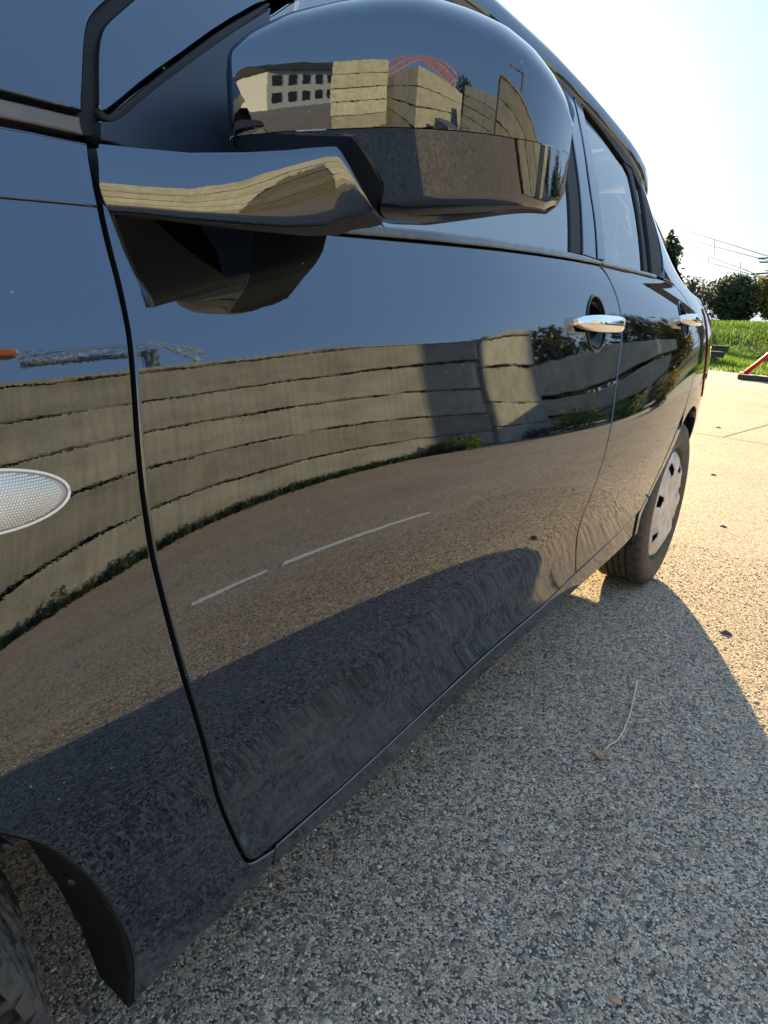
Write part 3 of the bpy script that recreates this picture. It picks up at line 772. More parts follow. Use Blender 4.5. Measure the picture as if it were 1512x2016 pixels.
# reflecting glass on the side that faces backwards
def back_pt(i, j, back, m):
    lo = np.array(rim_back(i, False, back, .80)); hi = np.array(rim_back(i, True, back, .80))
    return tuple(lo+(hi-lo)*(m+(1-2*m)*j))
mb = MB(); mb.grid([[back_pt(.04+.92*i/16, j/10, .149, .06) for j in range(11)] for i in range(17)]); mb.build('mirror_glass', MAT['mirror'], mirror)
mb = MB(); mb.grid([[back_pt(i/24, j/8, .140, 0) for j in range(9)] for i in range(25)]); mb.build('mirror_backplate', MAT['black'], mirror)

# foot of the mirror: arm that comes out of the door below the sail panel
def foot():
    FT = [(-0.0156, 0.9849, 0.934), (0.1425, 0.9831, 0.9338), (0.3116, 0.9819, 0.9326), (0.4988, 0.9841, 0.932), (0.666, 0.9878, 0.9323), (0.7949, 0.9913, 0.9354), (0.839, 0.9922, 0.9386), (0.8543, 0.9896, 0.9405), (0.8901, 0.9788, 0.9424), (0.9347, 0.964, 0.9442), (0.9779, 0.9501, 0.9472)]      # rows: (plane position 0..1, top z, bottom z)
    A = np.array((float(X(.357, .96))+.004, .357)); B = np.array((0.09, 0.468))
    d = (B-A)/np.linalg.norm(B-A); nrm = np.array((d[1], -d[0]))
    P = []
    for s, zt, zb in FT:
        base = A+(B-A)*s
        row = []
        k = .25+.75*min(1, max(0, s)*1.3)
        for t, dep in ((0, -.075*k), (0, -.006), (.012, -.0016), (.04, -.0005), (.12, .0002), (.3, .0011), (.5, .0016), (.7, .0017), (.85, .0014), (.95, .0009), (.985, -.0001), (1.0, -.0025), (1.01, -.02), (.985, -.085*k)):
            z = zt+(zb-zt)*t
            tw = min(1, max(0, (s-.38)/.40)); tw = tw*tw*(3-2*tw)
            q = base+nrm*(dep-tw*.008*min(1, max(0, t)))
            row.append((float(q[0]), float(q[1]), z))
        P.append(row)
    # inner end lies against the door, outer end turns back
    end = [tuple(np.array(q)-np.array((nrm[0], nrm[1], 0))*.03+np.array((d[0], d[1], 0))*.002) for q in P[-1]]
    mb = MB(); mb.grid([r_[1:-2] for r_ in P]); mb.mi = 1; mb.grid([r_[:2] for r_ in P]); mb.grid([r_[-3:] for r_ in P]); o = mb.build('mirror_foot', [MAT['paint'], MAT['black']], mirror, smooth=True, flat_angle=50)
    mb = MB(); mb.grid([P[-1], end, [tuple(np.mean(np.array(end), 0))]*len(end)]); mb.build('foot_end', MAT['black'], o)
    return o
foot()

# ------------------------------------------------------------------ inside: seats, dashboard, steering wheel
def seat(x, y, name='front_seat'):
    mb = MB()
    mb.box((x, y, .50), (.48, .50, .16)); mb.box((x, y+.27, .80), (.46, .13, .62), rx=-.22)
    s_ = mb.build(name, MAT['seat'], car, bevel=.04)
    hb = MB(); hb.box((x, y+.385, 1.205), (.26, .10, .19), rx=-.15)
    hb.build('headrest', MAT['seat'], s_, bevel=.035)
    for sx in (-.06, .06):
        pb = MB(); pb.tube((x+sx, y+.335, 1.06), (x+sx, y+.365, 1.14), .007); pb.build('headrest_post', MAT['chrome'], s_)
seat(CXM+.36, .86); seat(CXM-.36, .86)
mb = MB(); mb.box((CXM, 1.80, .50), (1.26, .46, .16)); mb.box((CXM, 2.06, .76), (1.26, .13, .56), rx=-.3)
rs = mb.build('rear_seat', MAT['seat'], car, bevel=.04)
for sx in (-.4, .4):
    hb = MB(); hb.box((CXM+sx, 2.16, 1.07), (.26, .09, .15), rx=-.2); hb.build('headrest', MAT['seat'], rs, bevel=.03)
mb = MB(); mb.box((CXM, .40, .86), (1.30, .34, .22)); mb.build('dashboard', MAT['black'], car, bevel=.05)
mb = MB()
pts = [(CXM+.36+.18*math.cos(a), .66+.06*math.sin(a), .93+.17*math.sin(a)) for a in np.linspace(0, 2*math.pi, 33)]
mb.path(pts, .014, 8); mb.tube((CXM+.36, .64, .92), (CXM+.36, .50, .86), .03); mb.box((CXM+.36, .66, .93), (.34, .02, .04), rx=-.3)
mb.build('steering_wheel', MAT['black'], car, smooth=True)

# ------------------------------------------------------------------ far side of the body, mirrored about the centre line
for name, verts, F, nn, mat in RIGHT:
    v = verts.copy(); v[:, 0] = 2*CXM-v[:, 0]; n2 = nn.copy(); n2[:, 0] *= -1
    me = bpy.data.meshes.new(name); me.from_pydata(v.tolist(), [], [f[::-1] for f in F]); me.materials.append(mat)
    me.polygons.foreach_set('use_smooth', [True]*len(me.polygons)); me.update()
    me.normals_split_custom_set_from_vertices([tuple(q) for q in n2])
    put(bpy.data.objects.new(name, me), car)
# ------------------------------------------------------------------ ground
def sheet(name, pts, z, mat, kind='structure', sub=None):
    mb = MB(); mb.add([(x, y, z) for x, y in pts], [tuple(range(len(pts)))])
    o = mb.build(name, mat); o['kind'] = kind; return o
gnd = sheet('ground', [(-700, -500), (900, -500), (900, 1200), (-700, 1200)], -.004, MAT['sand'])
pave = sheet('concrete_pavement', [(-30, -22), (14, -22), (14, 10.6), (-30, 15.2)], 0, MAT['ground'])
# joints between the cast slabs (a dark filled groove, slightly proud)
jt = MB()
for (a, b) in (((-30, 8.2), (14, 5.4)), ((-30, 11.6), (14, 8.6)), ((-.42, 6.36), (.05, 9.53)), ((-5.2, 6.62), (-4.75, 9.85)), ((4.2, 6.03), (4.65, 9.23))):
    a = Vector((*a, 0)); b = Vector((*b, 0)); d = (b-a).normalized(); n_ = Vector((-d.y, d.x, 0))*.007
    jt.add([tuple(a-n_+Vector((0, 0, .003))), tuple(b-n_+Vector((0, 0, .003))), tuple(b+n_+Vector((0, 0, .003))), tuple(a+n_+Vector((0, 0, .003)))], [(0, 1, 2, 3)])
jo = jt.build('pavement_joint', simple('joint_filler', (.06, .055, .05), .9)); jo['kind'] = 'structure'
# worn white line, seen in the door
t = NT('worn_white_paint'); t.set(Roughness=.8); t.t.nodes.remove(t.b)
b_ = t.n('ShaderNodeBsdfDiffuse'); b_.inputs[0].default_value = (.75, .73, .68, 1); tr = t.n('ShaderNodeBsdfTransparent')
mx = t.n('ShaderNodeMixShader'); nz = t.noise(55, 6, .75); t.l(t.ramp(nz, [(.30, 0), (.44, 1)]), mx.inputs[0])
t.l(tr.outputs[0], mx.inputs[1]); t.l(b_.outputs[0], mx.inputs[2]); t.l(mx.outputs[0], t.out.inputs[0])
wl = MB()
a = Vector((2.09, 1.67, .004)); b = Vector((1.40, 2.66, .004)); d = (b-a).normalized(); n_ = Vector((-d.y, d.x, 0))*.062
for s0, s1 in ((0, .30), (.36, 1.0)):
    p, q = a+(b-a)*s0, a+(b-a)*s1
    wl.add([tuple(p-n_), tuple(q-n_*.6), tuple(q+n_*.6), tuple(p+n_)], [(0, 1, 2, 3)])
wo_ = wl.build('painted_line', t.m); wo_['kind'] = 'structure'

# loose and half-sunk stones of the aggregate near the camera
def pebbles(name, n, boxes, smin, smax, mat, sink=.35):
    ico = bmesh.new(); bmesh.ops.create_icosphere(ico, subdivisions=1, radius=1.0)
    bv = np.array([q.co[:] for q in ico.verts]); bf = np.array([[q.index for q in f.verts] for f in ico.faces]); ico.free()
    x0, x1, y0, y1 = boxes
    # denser towards the camera
    px = nrg.uniform(x0, x1, n); py = y0+(y1-y0)*nrg.uniform(0, 1, n)**1.5
    sz = smin*(smax/smin)**(nrg.uniform(0, 1, n)**2.2)
    sc = np.stack([sz*nrg.uniform(.8, 1.3, n), sz*nrg.uniform(.6, 1.0, n), sz*nrg.uniform(.35, .65, n)], -1)
    rz = nrg.uniform(0, 2*math.pi, n); tilt = nrg.uniform(-.35, .35, n)
    jit = nrg.uniform(.82, 1.18, (n, len(bv), 1))
    v = bv[None]*jit*sc[:, None]
    ct, st = np.cos(tilt)[:, None], np.sin(tilt)[:, None]
    vx, vz = v[..., 0]*ct-v[..., 2]*st, v[..., 0]*st+v[..., 2]*ct
    cz, sn = np.cos(rz)[:, None], np.sin(rz)[:, None]
    wx, wy = vx*cz-v[..., 1]*sn, vx*sn+v[..., 1]*cz
    W = np.stack([wx+px[:, None], wy+py[:, None], vz+(sc[:, 2]*(1-2*sink))[:, None]*.6], -1)
    f = bf[None]+(np.arange(n)*len(bv))[:, None, None]
    o = fast_mesh(name, W.reshape(-1, 3), f.reshape(-1, 3), 3, mat, None, True); o['kind'] = 'stuff'; return o
def pebble_mat():
    t = NT('aggregate_stones'); t.set(Roughness=.75)
    g = t.n('ShaderNodeNewGeometry')
    c = t.ramp(g.outputs['Random Per Island'], [(0, (.10, .105, .115)), (.25, (.20, .20, .20)), (.5, (.30, .285, .26)), (.68, (.42, .40, .37)), (.80, (.60, .58, .55)), (.86, (.22, .235, .26)), (.93, (.34, .25, .17)), (1, (.24, .14, .10))])
    fn = t.noise(600, 3); t.col(t.mix(1.0, t.mix(.5, c, t.ramp(fn, [(.3, .7), (.7, 1.2)]), 'MULTIPLY'), (1.3, 1.15, .95), 'MULTIPLY')); return t.m
MAT['pebble'] = pebble_mat()
pebbles('aggregate_gravel', 44000, (-.35, 1.15, .25, 3.0), 0.0013, .0044, MAT['pebble'])
pebbles('coarse_aggregate_gravel', 260, (-.05, 1.0, .45, 2.2), .005, .0095, MAT['pebble'], .6)

# ------------------------------------------------------------------ the little things on the ground
# curled dry leaf and its long thin stalk
lp = Vector((.150, 1.295, 0))
mb = MB(); P = []
for i in range(9):
    row = []
    for j in range(9):
        u_, v_ = (i-4)/4, (j-4)/4
        w = max(.08, 1-u_*u_*.8)
        row.append((lp.x+.0135*u_, lp.y+.011*v_*w, .0045+.0035*v_*v_+.003*u_*u_+.0012*math.sin(5*u_+3*v_)))
    P.append(row)
mb.grid(P)
lf = mb.build('dry_leaf', simple('dry_leaf_brown', (.55, .28, .14), .75, var=.3, scale=120), smooth=True)
lf.modifiers.new('thickness', 'SOLIDIFY').thickness = .0006
tag(lf, 'small curled brown dry leaf on the shaded concrete at the foot of the thin stalk', 'leaf')
mb = MB()
pts = [(.148, 1.315, .004), (.152, 1.345, .006), (.161, 1.375, .0065), (.161, 1.42, .006), (.156, 1.47, .005), (.150, 1.52, .006), (.139, 1.58, .005), (.131, 1.63, .007), (.124, 1.66, .009)]
mb.path(pts, [.0016, .0017, .0017, .0016, .0016, .0016, .0016, .0019, .003], 6)
st_ = mb.build('dry_stalk', simple('dry_stalk_straw', (.75, .60, .36), .8, var=.2, scale=60), smooth=True)
tag(st_, 'long thin straw-coloured dry stalk lying on the shaded concrete beside the car', 'stalk')
def chip(name, x, y, r, col, label, cat):
    mb = MB(); n = 9
    top = [(x+r*(.75+.4*rng.random())*math.cos(2*math.pi*k/n), y+r*.55*(.75+.4*rng.random())*math.sin(2*math.pi*k/n), .003) for k in range(n)]
    mb.add(top+[(x, y, .003+r*.35)]+[(a_, b_, .0005) for a_, b_, _ in top], [(k, (k+1) % n, n) for k in range(n)]+[((k+1) % n, k, n+1+k, n+1+(k+1) % n) for k in range(n)])
    tag(mb.build(name, simple(name+'_colour_%d' % int(x*1000+y*100), col, .8, var=.25, scale=150)), label, cat)
chip('leaf_scrap', .255, 2.155, .022, (.10, .08, .06), 'dark scrap of leaf on the sunlit concrete to the right of the rear wheel', 'leaf')
for k_, (x_, y_, r_) in enumerate(((.52, 2.9, .012), (.05, 3.4, .016), (.62, 3.7, .014), (-.2, 4.6, .02), (.5, 5.2, .018), (-.55, 6.9, .025), (.1, 7.6, .022))):
    chip('grit', x_, y_, r_, (.09, .08, .065), ['tiny dark crumb on the sunlit concrete nearest the shadow edge', 'tiny dark crumb on the sunlit concrete just behind the rear wheel', 'tiny dark crumb at the right edge of the sunlit concrete', 'dark crumb close beside the rear bumper', 'dark crumb just before the first slab joint', 'dark crumb on the first slab past the joint corner', 'dark crumb beyond the slab joint at the right edge'][k_], 'crumb')
chip('pebble', .36, 1.165, .010, (.42, .36, .22), 'small yellowish pebble on the shaded concrete right of the dry leaf', 'pebble')
chip('pebble', .335, .78, .010, (.44, .29, .16), 'small orange-brown pebble on the concrete in the lower right', 'pebble')
chip('pebble', .30, .70, .011, (.62, .55, .40), 'cream pebble nearest the lower right corner of the picture', 'pebble')

# ------------------------------------------------------------------ grass bank with the railway beyond the yard
def bank_h(x, y):
    yf = 24.5 + .10*x                       # foot of the bank
    t = (y-yf)/8.0
    t = max(0, min(1, t)); s = t*t*(3-2*t)
    return 1.06*s + .05*math.sin(x*.9+y*.5)*s
P = [[(x, y, bank_h(x, y)+.012*(1 if y > 18.2 else -1)) for y in np.concatenate([np.linspace(16.2+.0*x, 24, 8), np.linspace(24.8, 34, 14), np.linspace(36, 120, 8)])] for x in np.linspace(-60, 40, 90)]
mb = MB(); mb.grid(P); bank = mb.build('grass_bank', MAT['soil'], smooth=True); bank['kind'] = 'structure'
def blades(name, n, xr, yr, h0, h1, mat, hfun, clump=.0):
    px = nrg.uniform(*xr, n); py = nrg.uniform(*yr, n); h = nrg.uniform(h0, h1, n); a = nrg.uniform(0, 2*math.pi, n)
    keep = (np.sin(px*1.7+py*.6)+np.sin(px*.6-py*1.9+1)+nrg.uniform(-1.5, 1.5, n)) > -1.2+clump
    px, py, h, a = px[keep], py[keep], h[keep], a[keep]; n = len(px)
    pz = np.array([hfun(q, w) for q, w in zip(px, py)])
    w = .012+.010*nrg.random(n); lx, ly = nrg.normal(0, .35, n)*h, nrg.normal(0, .35, n)*h
    p0 = np.stack([px-w*np.cos(a), py-w*np.sin(a), pz-.01], -1); p1 = np.stack([px+w*np.cos(a), py+w*np.sin(a), pz-.01], -1)
    p2 = np.stack([px+lx, py+ly, pz+h], -1)
    V = np.stack([p0, p1, p2], 1).reshape(-1, 3)
    o = fast_mesh(name, V, np.arange(3*n).reshape(-1, 3), 3, mat); o['kind'] = 'stuff'; return o
blades('grass', 90000, (-9, 2.5), (18.2, 33.5), .05, .20, MAT['grass'], bank_h)
blades('grass_fringe', 9000, (-6, 1.5), (16.3, 18.4), .03, .10, MAT['grass'], bank_h, 1.2)

def leaves(n, blobs, size, flat=0.0):
    """leaf quads spread through overlapping blobs; returns verts, faces"""
    vs = []
    w = np.array([b[3]*b[4]*b[5] for b in blobs])**.67; w = w/w.sum()
    idx = nrg.choice(len(blobs), n, p=w); B = np.array(blobs)[idx]
    d = nrg.normal(0, 1, (n, 3)); d /= np.linalg.norm(d, axis=1)[:, None]
    r = nrg.uniform(.25, 1, n)**.42*(1+.16*nrg.normal(0, 1, n))
    p = B[:, :3]+d*r[:, None]*B[:, 3:6]
    a = nrg.normal(0, 1, (n, 3)); a /= np.linalg.norm(a, axis=1)[:, None]
    b = np.cross(a, nrg.normal(0, 1, (n, 3))); b /= np.linalg.norm(b, axis=1)[:, None]+1e-9
    s = size*nrg.uniform(.6, 1.3, n)[:, None]
    V = np.stack([p-a*s, p+b*s*.45, p+a*s, p-b*s*.45], 1)
    return V.reshape(-1, 3), np.arange(4*n).reshape(-1, 4)
def tree(name, x, y, z, h, wd, mat, label, n=5000, leaf=.12, cat='tree', group=None, trunk_r=.16, crown_base=.25, nb=16, sx=1.0, bare=False):
    e = empty(name, (x, y, z), 0, label, cat, group)
    blobs = []
    for k in range(nb):
        t = k/(nb-1); zz = h*(crown_base+(1-crown_base)*(.12+.80*t)); rad = wd/2*math.sin(math.pi*min(1, .16+.78*t))**.8
        a = 2.4*k; q = rad*(.25+.45*rng.random())
        br = rad*(.42+.28*rng.random())
        blobs.append((q*math.cos(a)*sx, q*math.sin(a), zz, br*sx, br, br*.8))
    V, F = leaves(n, blobs, leaf)
    fast_mesh('crown', V, F, 4, mat, e)
    mb = MB(); mb.path([(0, 0, -.1), (.03*h*.1, 0, h*.3), (-.02*h, .01*h, h*.6), (0, 0, h*.9)], [trunk_r, trunk_r*.8, trunk_r*.45, .02], 8)
    for b in blobs[::2]:
        z0 = max(.2*h, b[2]-h*.22); mb.path([(0, 0, z0), (b[0]*.6, b[1]*.6, b[2]-.05*h), (b[0], b[1], b[2])], [trunk_r*.4, trunk_r*.25, .012], 5)
    mb.build('trunk', MAT['bark'], e, smooth=True)
    return e
# trees that show past the tail of the car
tree('round_tree', -5.95, 41.5, 1.0, 2.7, 2.9, MAT['leaf_dark'], 'dense round dark green tree on top of the grass bank', 8500, .10, crown_base=.02, nb=22)
tree('autumn_tree', -3.85, 40.5, 1.0, 3.3, 2.3, MAT['leaf_autumn'], 'yellow-green autumn tree at the right edge, beside the round dark tree', 6000, .12, crown_base=.06)
tree('thin_tree', -8.6, 44.0, 1.0, 2.6, 2.4, MAT['leaf_olive'], 'small loose tree on the bank just past the tail of the car', 1500, .11, crown_base=.1)
tree('tall_dark_tree', -8.35, 36.0, 1.0, 4.3, 1.5, MAT['leaf_dark'], 'tall thin dark tree half hidden behind the rear pillar of the car', 2100, .13, crown_base=.15)
for k, (x, y, h, w, l_) in enumerate(((-13.5, 52, 4.6, 5.5, 'broad dark tree far behind the car, left of the round one'), (2.5, 46, 5.0, 5.0, 'dark tree on the bank beyond the right edge'), (-22, 56, 6, 7, 'wide dark tree far left behind the car'))):
    tree('dark_tree', x, y, 1.0, h, w, MAT['leaf_dark'], l_, 3500, .2, crown_base=.08)

# rail along the top of the bank
rl = empty('railway_track', (0, 0, 0)); tag(rl, 'dark railway track running along the top of the grass bank', 'railway track')
for off in (0, 1.435):
    mb = MB(); mb.path([(x, 33.2+.10*x+off, 1.12) for x in np.linspace(-45, 30, 16)], .06, 6); mb.build('rail', MAT['wood_dark'], rl)

# overhead line: four sagging wires and the mast with its brackets just outside the picture
def wire(p, q, sag, r, label, n=18):
    p, q = Vector(p), Vector(q); mb = MB()
    pts = [p.lerp(q, i/n)+Vector((0, 0, -sag*4*(i/n)*(1-i/n))) for i in range(n+1)]
    mb.path(pts, r, 5); o = mb.build('overhead_wire', MAT['wire']); tag(o, label, 'wire', 'overhead railway wires'); return pts
wire((-23.36, 76.81, 11.67), (5.95, 12.0, -0.1), .0, .019, 'topmost thin overhead wire sloping down to the right')
wire((-22.71, 77.12, 10.56), (5.68, 11.88, 0.19), .0, .019, 'second overhead wire from the top')
wire((-20.37, 74.94, 9.45), (4.88, 11.58, -0.38), .0, .019, 'overhead contact wire third from the top')
wire((-20.34, 75.03, 8.36), (4.53, 11.49, 0.22), .0, .019, 'lowest overhead wire, meeting the bracket')
for p, q in (([-7.776, 42.981, 5.486], [-7.634, 43.09, 4.639]), ([-8.301, 45.0, 4.719], [-8.255, 45.031, 4.447]), ([-5.703, 39.4, 4.031], [-5.652, 39.43, 3.751])):
    mb = MB(); mb.tube(p, q, .014, n=5)
    tag(mb.build('wire_dropper', MAT['wire']), 'short vertical dropper between the overhead wires', 'wire', 'droppers of the overhead wires')
mast = empty('catenary_mast', (-3.079, 33.624, 1.9), 0, 'overhead line mast with brackets just past the right edge of the picture', 'mast')
mb = MB(); mb.box((0, 0, 3.6), (.22, .22, 7.4)); mb.build('pole', MAT['steel'], mast)
o_ = Vector((-3.079, 33.624, 1.9))
for p, q in (([-4.172, 33.567, 3.717], [-2.946, 33.702, 3.829]), ([-4.09, 33.589, 3.581], [-2.9, 33.726, 3.599]), ([-4.319, 33.593, 3.096], [-2.834, 33.758, 3.27])):
    mb = MB(); mb.tube(Vector(p)-o_, Vector(q)-o_, .03, n=6); mb.build('bracket', MAT['wire'], mast)


# old sleepers stacked at the foot of the bank
sp = empty('sleeper_pile', (-3.35, 18.9, .02), .2, 'low pile of old dark wooden sleepers on the grass beside the tail of the car', 'timber pile')
mb0 = None
for k, (x, y, z, r) in enumerate(((0, -.3, .07, 0), (0, .05, .07, .02), (0, .4, .07, -.02), (.12, -.15, .22, .05), (.10, .22, .22, .03), (.2, .03, .37, .08))):
    if mb0 is None:
        mb = MB(); mb.box((0, 0, 0), (1.5, .20, .13)); mb0 = mb.build('sleeper', MAT['wood_dark'], sp, bevel=.012); o = mb0
    else:
        o = mb0.copy(); C.objects.link(o)
    o.location = (x, y, z); o.rotation_euler = (0, 0, r)
# low weeds in front of the pile and along the edge of the yard
def weed(x, y, r, h, n, mat, label, name='weed', leaf=.035, group='weeds along the edge of the yard', z=0):
    e = empty(name, (x, y, z), 0, label, 'weed', group)
    bl = [(r*.6*rng.uniform(-1, 1), r*.6*rng.uniform(-1, 1), h*(.25+.5*rng.random()), r*.55, r*.55, h*.4) for _ in range(6)]
    V, F = leaves(n, bl, leaf); fast_mesh('foliage', V, F, 4, mat, e)
    mb = MB()
    for b in bl: mb.path([(b[0]*.3, b[1]*.3, 0), (b[0], b[1], b[2]+h*.3)], [.006, .002], 4)
    mb.build('stem', MAT['bark'], e)
for (x, y, r, h, m, l_) in ((-1.55, 20.6, .5, .5, 'leaf_olive', 'dry olive weeds on the grass behind the red frame'), (-2.1, 22.4, .6, .55, 'leaf_bush', 'tuft of green weeds at the foot of the bank'), (-3.0, 18.8, .4, .22, 'leaf_olive', 'flat dry weeds at the near edge of the grass')):
    weed(x, y, r, h, 500, MAT[m], l_)

# red steel frame on its dark plank at the right edge
rf = empty('red_frame', (-1.0, 14.9, 0), .1, 'bright red steel trestle frame standing on a dark plank at the right edge', 'frame')
mb = MB()
for s in (-.32, .32):
    for x_ in (-.42, .62):
        mb = MB(); mb.path([(x_, s, .08), (.10+(x_-.1)*.1, s*.55, .62), (.10, s*.5, .66)], .04, 6); mb.build('leg', MAT['red'], rf, smooth=True)
for c_, d_ in (((-.16, 0, .36), (.05, .50, .05)), ((.36, 0, .36), (.05, .50, .05)), ((.10, 0, .66), (.14, .5, .07))):
    mb = MB(); mb.box(c_, d_); mb.build('crossbar', MAT['red'], rf, bevel=.006)
for x_ in (-.43, .63):
    mb = MB(); mb.box((x_, 0, .05), (.16, .8, .09)); mb.build('foot_plate', MAT['red'], rf, bevel=.01)
pk = MB(); pk.box((-.80, 14.3, .045), (1.3, .2, .085), rz=.10)
tag(pk.build('plank', MAT['wood_dark'], bevel=.01), 'dark plank lying on the sandy edge in front of the red frame', 'plank')
mb = MB(); mb.tube((-1.35, 20.3, 0), (-1.33, 20.32, .75), .022, .018, 8)
tag(mb.build('marker_post', MAT['slab2'], smooth=True), 'thin pale post standing in the weeds at the foot of the bank', 'post')

# ------------------------------------------------------------------ yard on the near side of the car, seen in the paint: stacks of concrete slabs
def slab_mesh(name, L, W, H, mat, seed, rough=.012):
    """one slab with slightly uneven, chipped edges"""
    r = np.random.default_rng(seed); nx = max(2, int(L/.35)); bm = bmesh.new()
    bmesh.ops.create_cube(bm, size=1.0)
    for v in bm.verts: v.co = Vector((v.co.x*W, v.co.y*L, v.co.z*H))
    ed = [e for e in bm.edges if abs((e.verts[0].co-e.verts[1].co).normalized().y) > .9]
    bmesh.ops.subdivide_edges(bm, edges=ed, cuts=nx, use_grid_fill=True)
    bmesh.ops.bevel(bm, geom=[e for e in bm.edges if len(e.link_faces) == 2 and e.calc_face_angle(0) > 1], offset=.014, segments=1, affect='EDGES')
    for v in bm.verts:
        v.co += Vector(r.normal(0, rough*.28, 3))
        if abs(abs(v.co.z)-H/2) < .02: v.co.z += float(r.normal(0, rough*.5))
    me = bpy.data.meshes.new(name); bm.to_mesh(me); bm.free(); me.materials.append(mat); return me
MAT['core'] = simple('dark_gap_blocker', (.02, .018, .015), .95)
def stack(name, x, y, rz, L, W, h, n, mat, label, seed, jit=.02, cap=0, group=None, gap=.020, split=1):
    e = empty(name, (x, y, 0), rz, label, 'slab stack', group)
    ms = [slab_mesh('slab', L/split-.02*(split > 1), W, h-gap, mat, seed+k) for k in range(2)]
    for k in range(n):
        for q in range(split):
            o = bpy.data.objects.new('slab', ms[(k+q) % 2]); put(o, e)
            o.location = (rng.uniform(-jit, jit), (q-(split-1)/2)*L/split, h*(k+.5))
            o.rotation_euler = (rng.uniform(-.002, .002), rng.uniform(-.004, .004), rng.uniform(-.004, .004)+(math.pi if k % 3 == 1 else 0))
    mb = MB(); mb.box((0, 0, h*n/2), (W-.16, L-.16, h*n-.04)); mb.build('sky_block_core', MAT['core'], e)  # dark box added inside so no sky shows through the gaps between slabs
    if cap:
        o = bpy.data.objects.new('capping_slab', slab_mesh('capping_slab', L+.05, W+.06, cap, mat, seed+9)); put(o, e); o.location = (0, 0, h*n+cap/2)
    return e
WX = 5.875
stack('slab_wall', WX+.55, 5.85, 0, 9.0, 1.1, .407, 5, MAT['slab'], 'long wall of five stacked concrete slabs reflected in the front door', 100, jit=.012, cap=.055)
stack('slab_stack', WX-.10+.85, 11.55, .012, 2.3, 1.7, .505, 4, MAT['slab2'], 'block of four concrete slabs standing at the far end of the long wall', 200, cap=.10)
shadow_caster = empty('shadow_caster_pillar', (1.10, 20.6, 0), math.radians(23), 'tall brown pillar outside the view, added to cast the upright shadow on the slab wall', 'pillar')
mb = MB(); mb.box((0, 0, 2.8), (.72, .8, 5.6)); mb.build('shaft', MAT['brown'], shadow_caster, bevel=.02)  # stands outside the view, added to throw the dark upright band on the wall
for k_ in range(5):
    mb = MB(); mb.box((0, 0, .5+1.2*k_), (.75, .83, .10)); mb.build('band', MAT['wood_dark'], shadow_caster, bevel=.008)
mb = MB(); mb.box((0, 0, 5.66), (.76, .90, .12)); mb.build('pillar_cap', MAT['wood_dark'], shadow_caster, bevel=.01)
# grass and weeds along the foot of the wall
def flat0(x, y): return 0.0
V = []
blades('wall_weeds', 5200, (WX-.12, WX+.02), (1.3, 9.7), .03, .14, MAT['leaf_dark'], flat0, -3)
for k in range(11):
    y = 1.6+k*.72+rng.uniform(-.3, .3)
    weed(WX-.08, y, .12+.08*rng.random(), .10+.14*rng.random(), 110, MAT['leaf_dark'], 'low green weeds growing at the foot of the long slab wall', leaf=.025, group='weeds at the foot of the slab wall')
weed(5.6, 9.0, .28, .40, 420, MAT['leaf_bush'], 'bushy weeds in the shaded part of the slab wall', leaf=.04)
weed(5.72, 8.5, .25, .35, 300, MAT['leaf_bush'], 'small weeds in the corner between wall and slab block', leaf=.04)
weed(5.5, 11.6, .4, .3, 420, MAT['leaf_olive'], 'dry weeds along the front of the slab block', leaf=.04)
# beams laid crosswise beyond the wall, bushes at their foot and trees behind them
def beam_pile(x, y, rz, L, W, h, n, mat, label, seed):
    e = empty('beam_pile', (x, y, 0), rz, label, 'beam pile')
    ms = [slab_mesh('beam', L, W, h-.10, mat, seed+k, .02) for k in range(2)]
    bl = None
    for k in range(n):
        o = bpy.data.objects.new('beam', ms[k % 2]); put(o, e)
        o.location = (rng.uniform(-.08, .08), rng.uniform(-.25, .25), h*(k+.5)+.05); o.rotation_euler = (0, 0, rng.uniform(-.02, .02))
        for s in (-.36, .36):
            if bl is None:
                mb = MB(); mb.box((0, 0, 0), (W*.9, .12, .09)); bl = mb.build('spacer', MAT['wood_dark'], e); q = bl
            else:
                q = bl.copy(); C.objects.link(q)
            q.location = (0, s*L, h*k+.055)
    return e
beam_pile(5.6, 15.6, math.pi/2+.22, 4.6, 1.4, .56, 3, MAT['slab'], 'pile of long concrete beams on spacers standing crosswise beyond the slab block', 310)
beam_pile(10.2, 15.2, math.pi/2-.1, 4.2, 1.3, .5, 2, MAT['slab'], 'lower pile of two concrete beams behind the wall', 320)
for x, y, r, h, n, m, l_ in ((4.9, 12.6, .7, .7, 900, 'leaf_bush', 'bright bushy weeds between slab block and beam pile'), (3.9, 13.9, .7, .6, 900, 'leaf_bush', 'yellow-green bush at the corner of the beam pile'), (3.0, 15.2, .6, .5, 700, 'leaf_autumn', 'yellowing bush at the near end of the beam pile'), (2.3, 12.2, .35, .35, 300, 'leaf_olive', 'small dry weed alone on the concrete in front of the beams')):
    weed(x, y, r, h, n, MAT[m], l_, name='bush', leaf=.06, group='bushes in front of the beams')
for x, y, h, w, m, l_ in ((7.2, 27, 4.6, 4.5, 'leaf_dark', 'dark green tree behind the beam pile'), (10.8, 25, 3.6, 4, 'leaf_olive', 'low olive tree behind the beam pile'), (4.9, 26, 4.4, 3.2, 'leaf_autumn', 'yellow tree behind the near end of the beam pile'), (15.5, 27, 3.6, 5, 'leaf_dark', 'broad dark tree far behind the slab wall')):
    tree('yard_tree', x, y, 0, h, w, MAT[m], l_, 3500, .14, crown_base=.05)

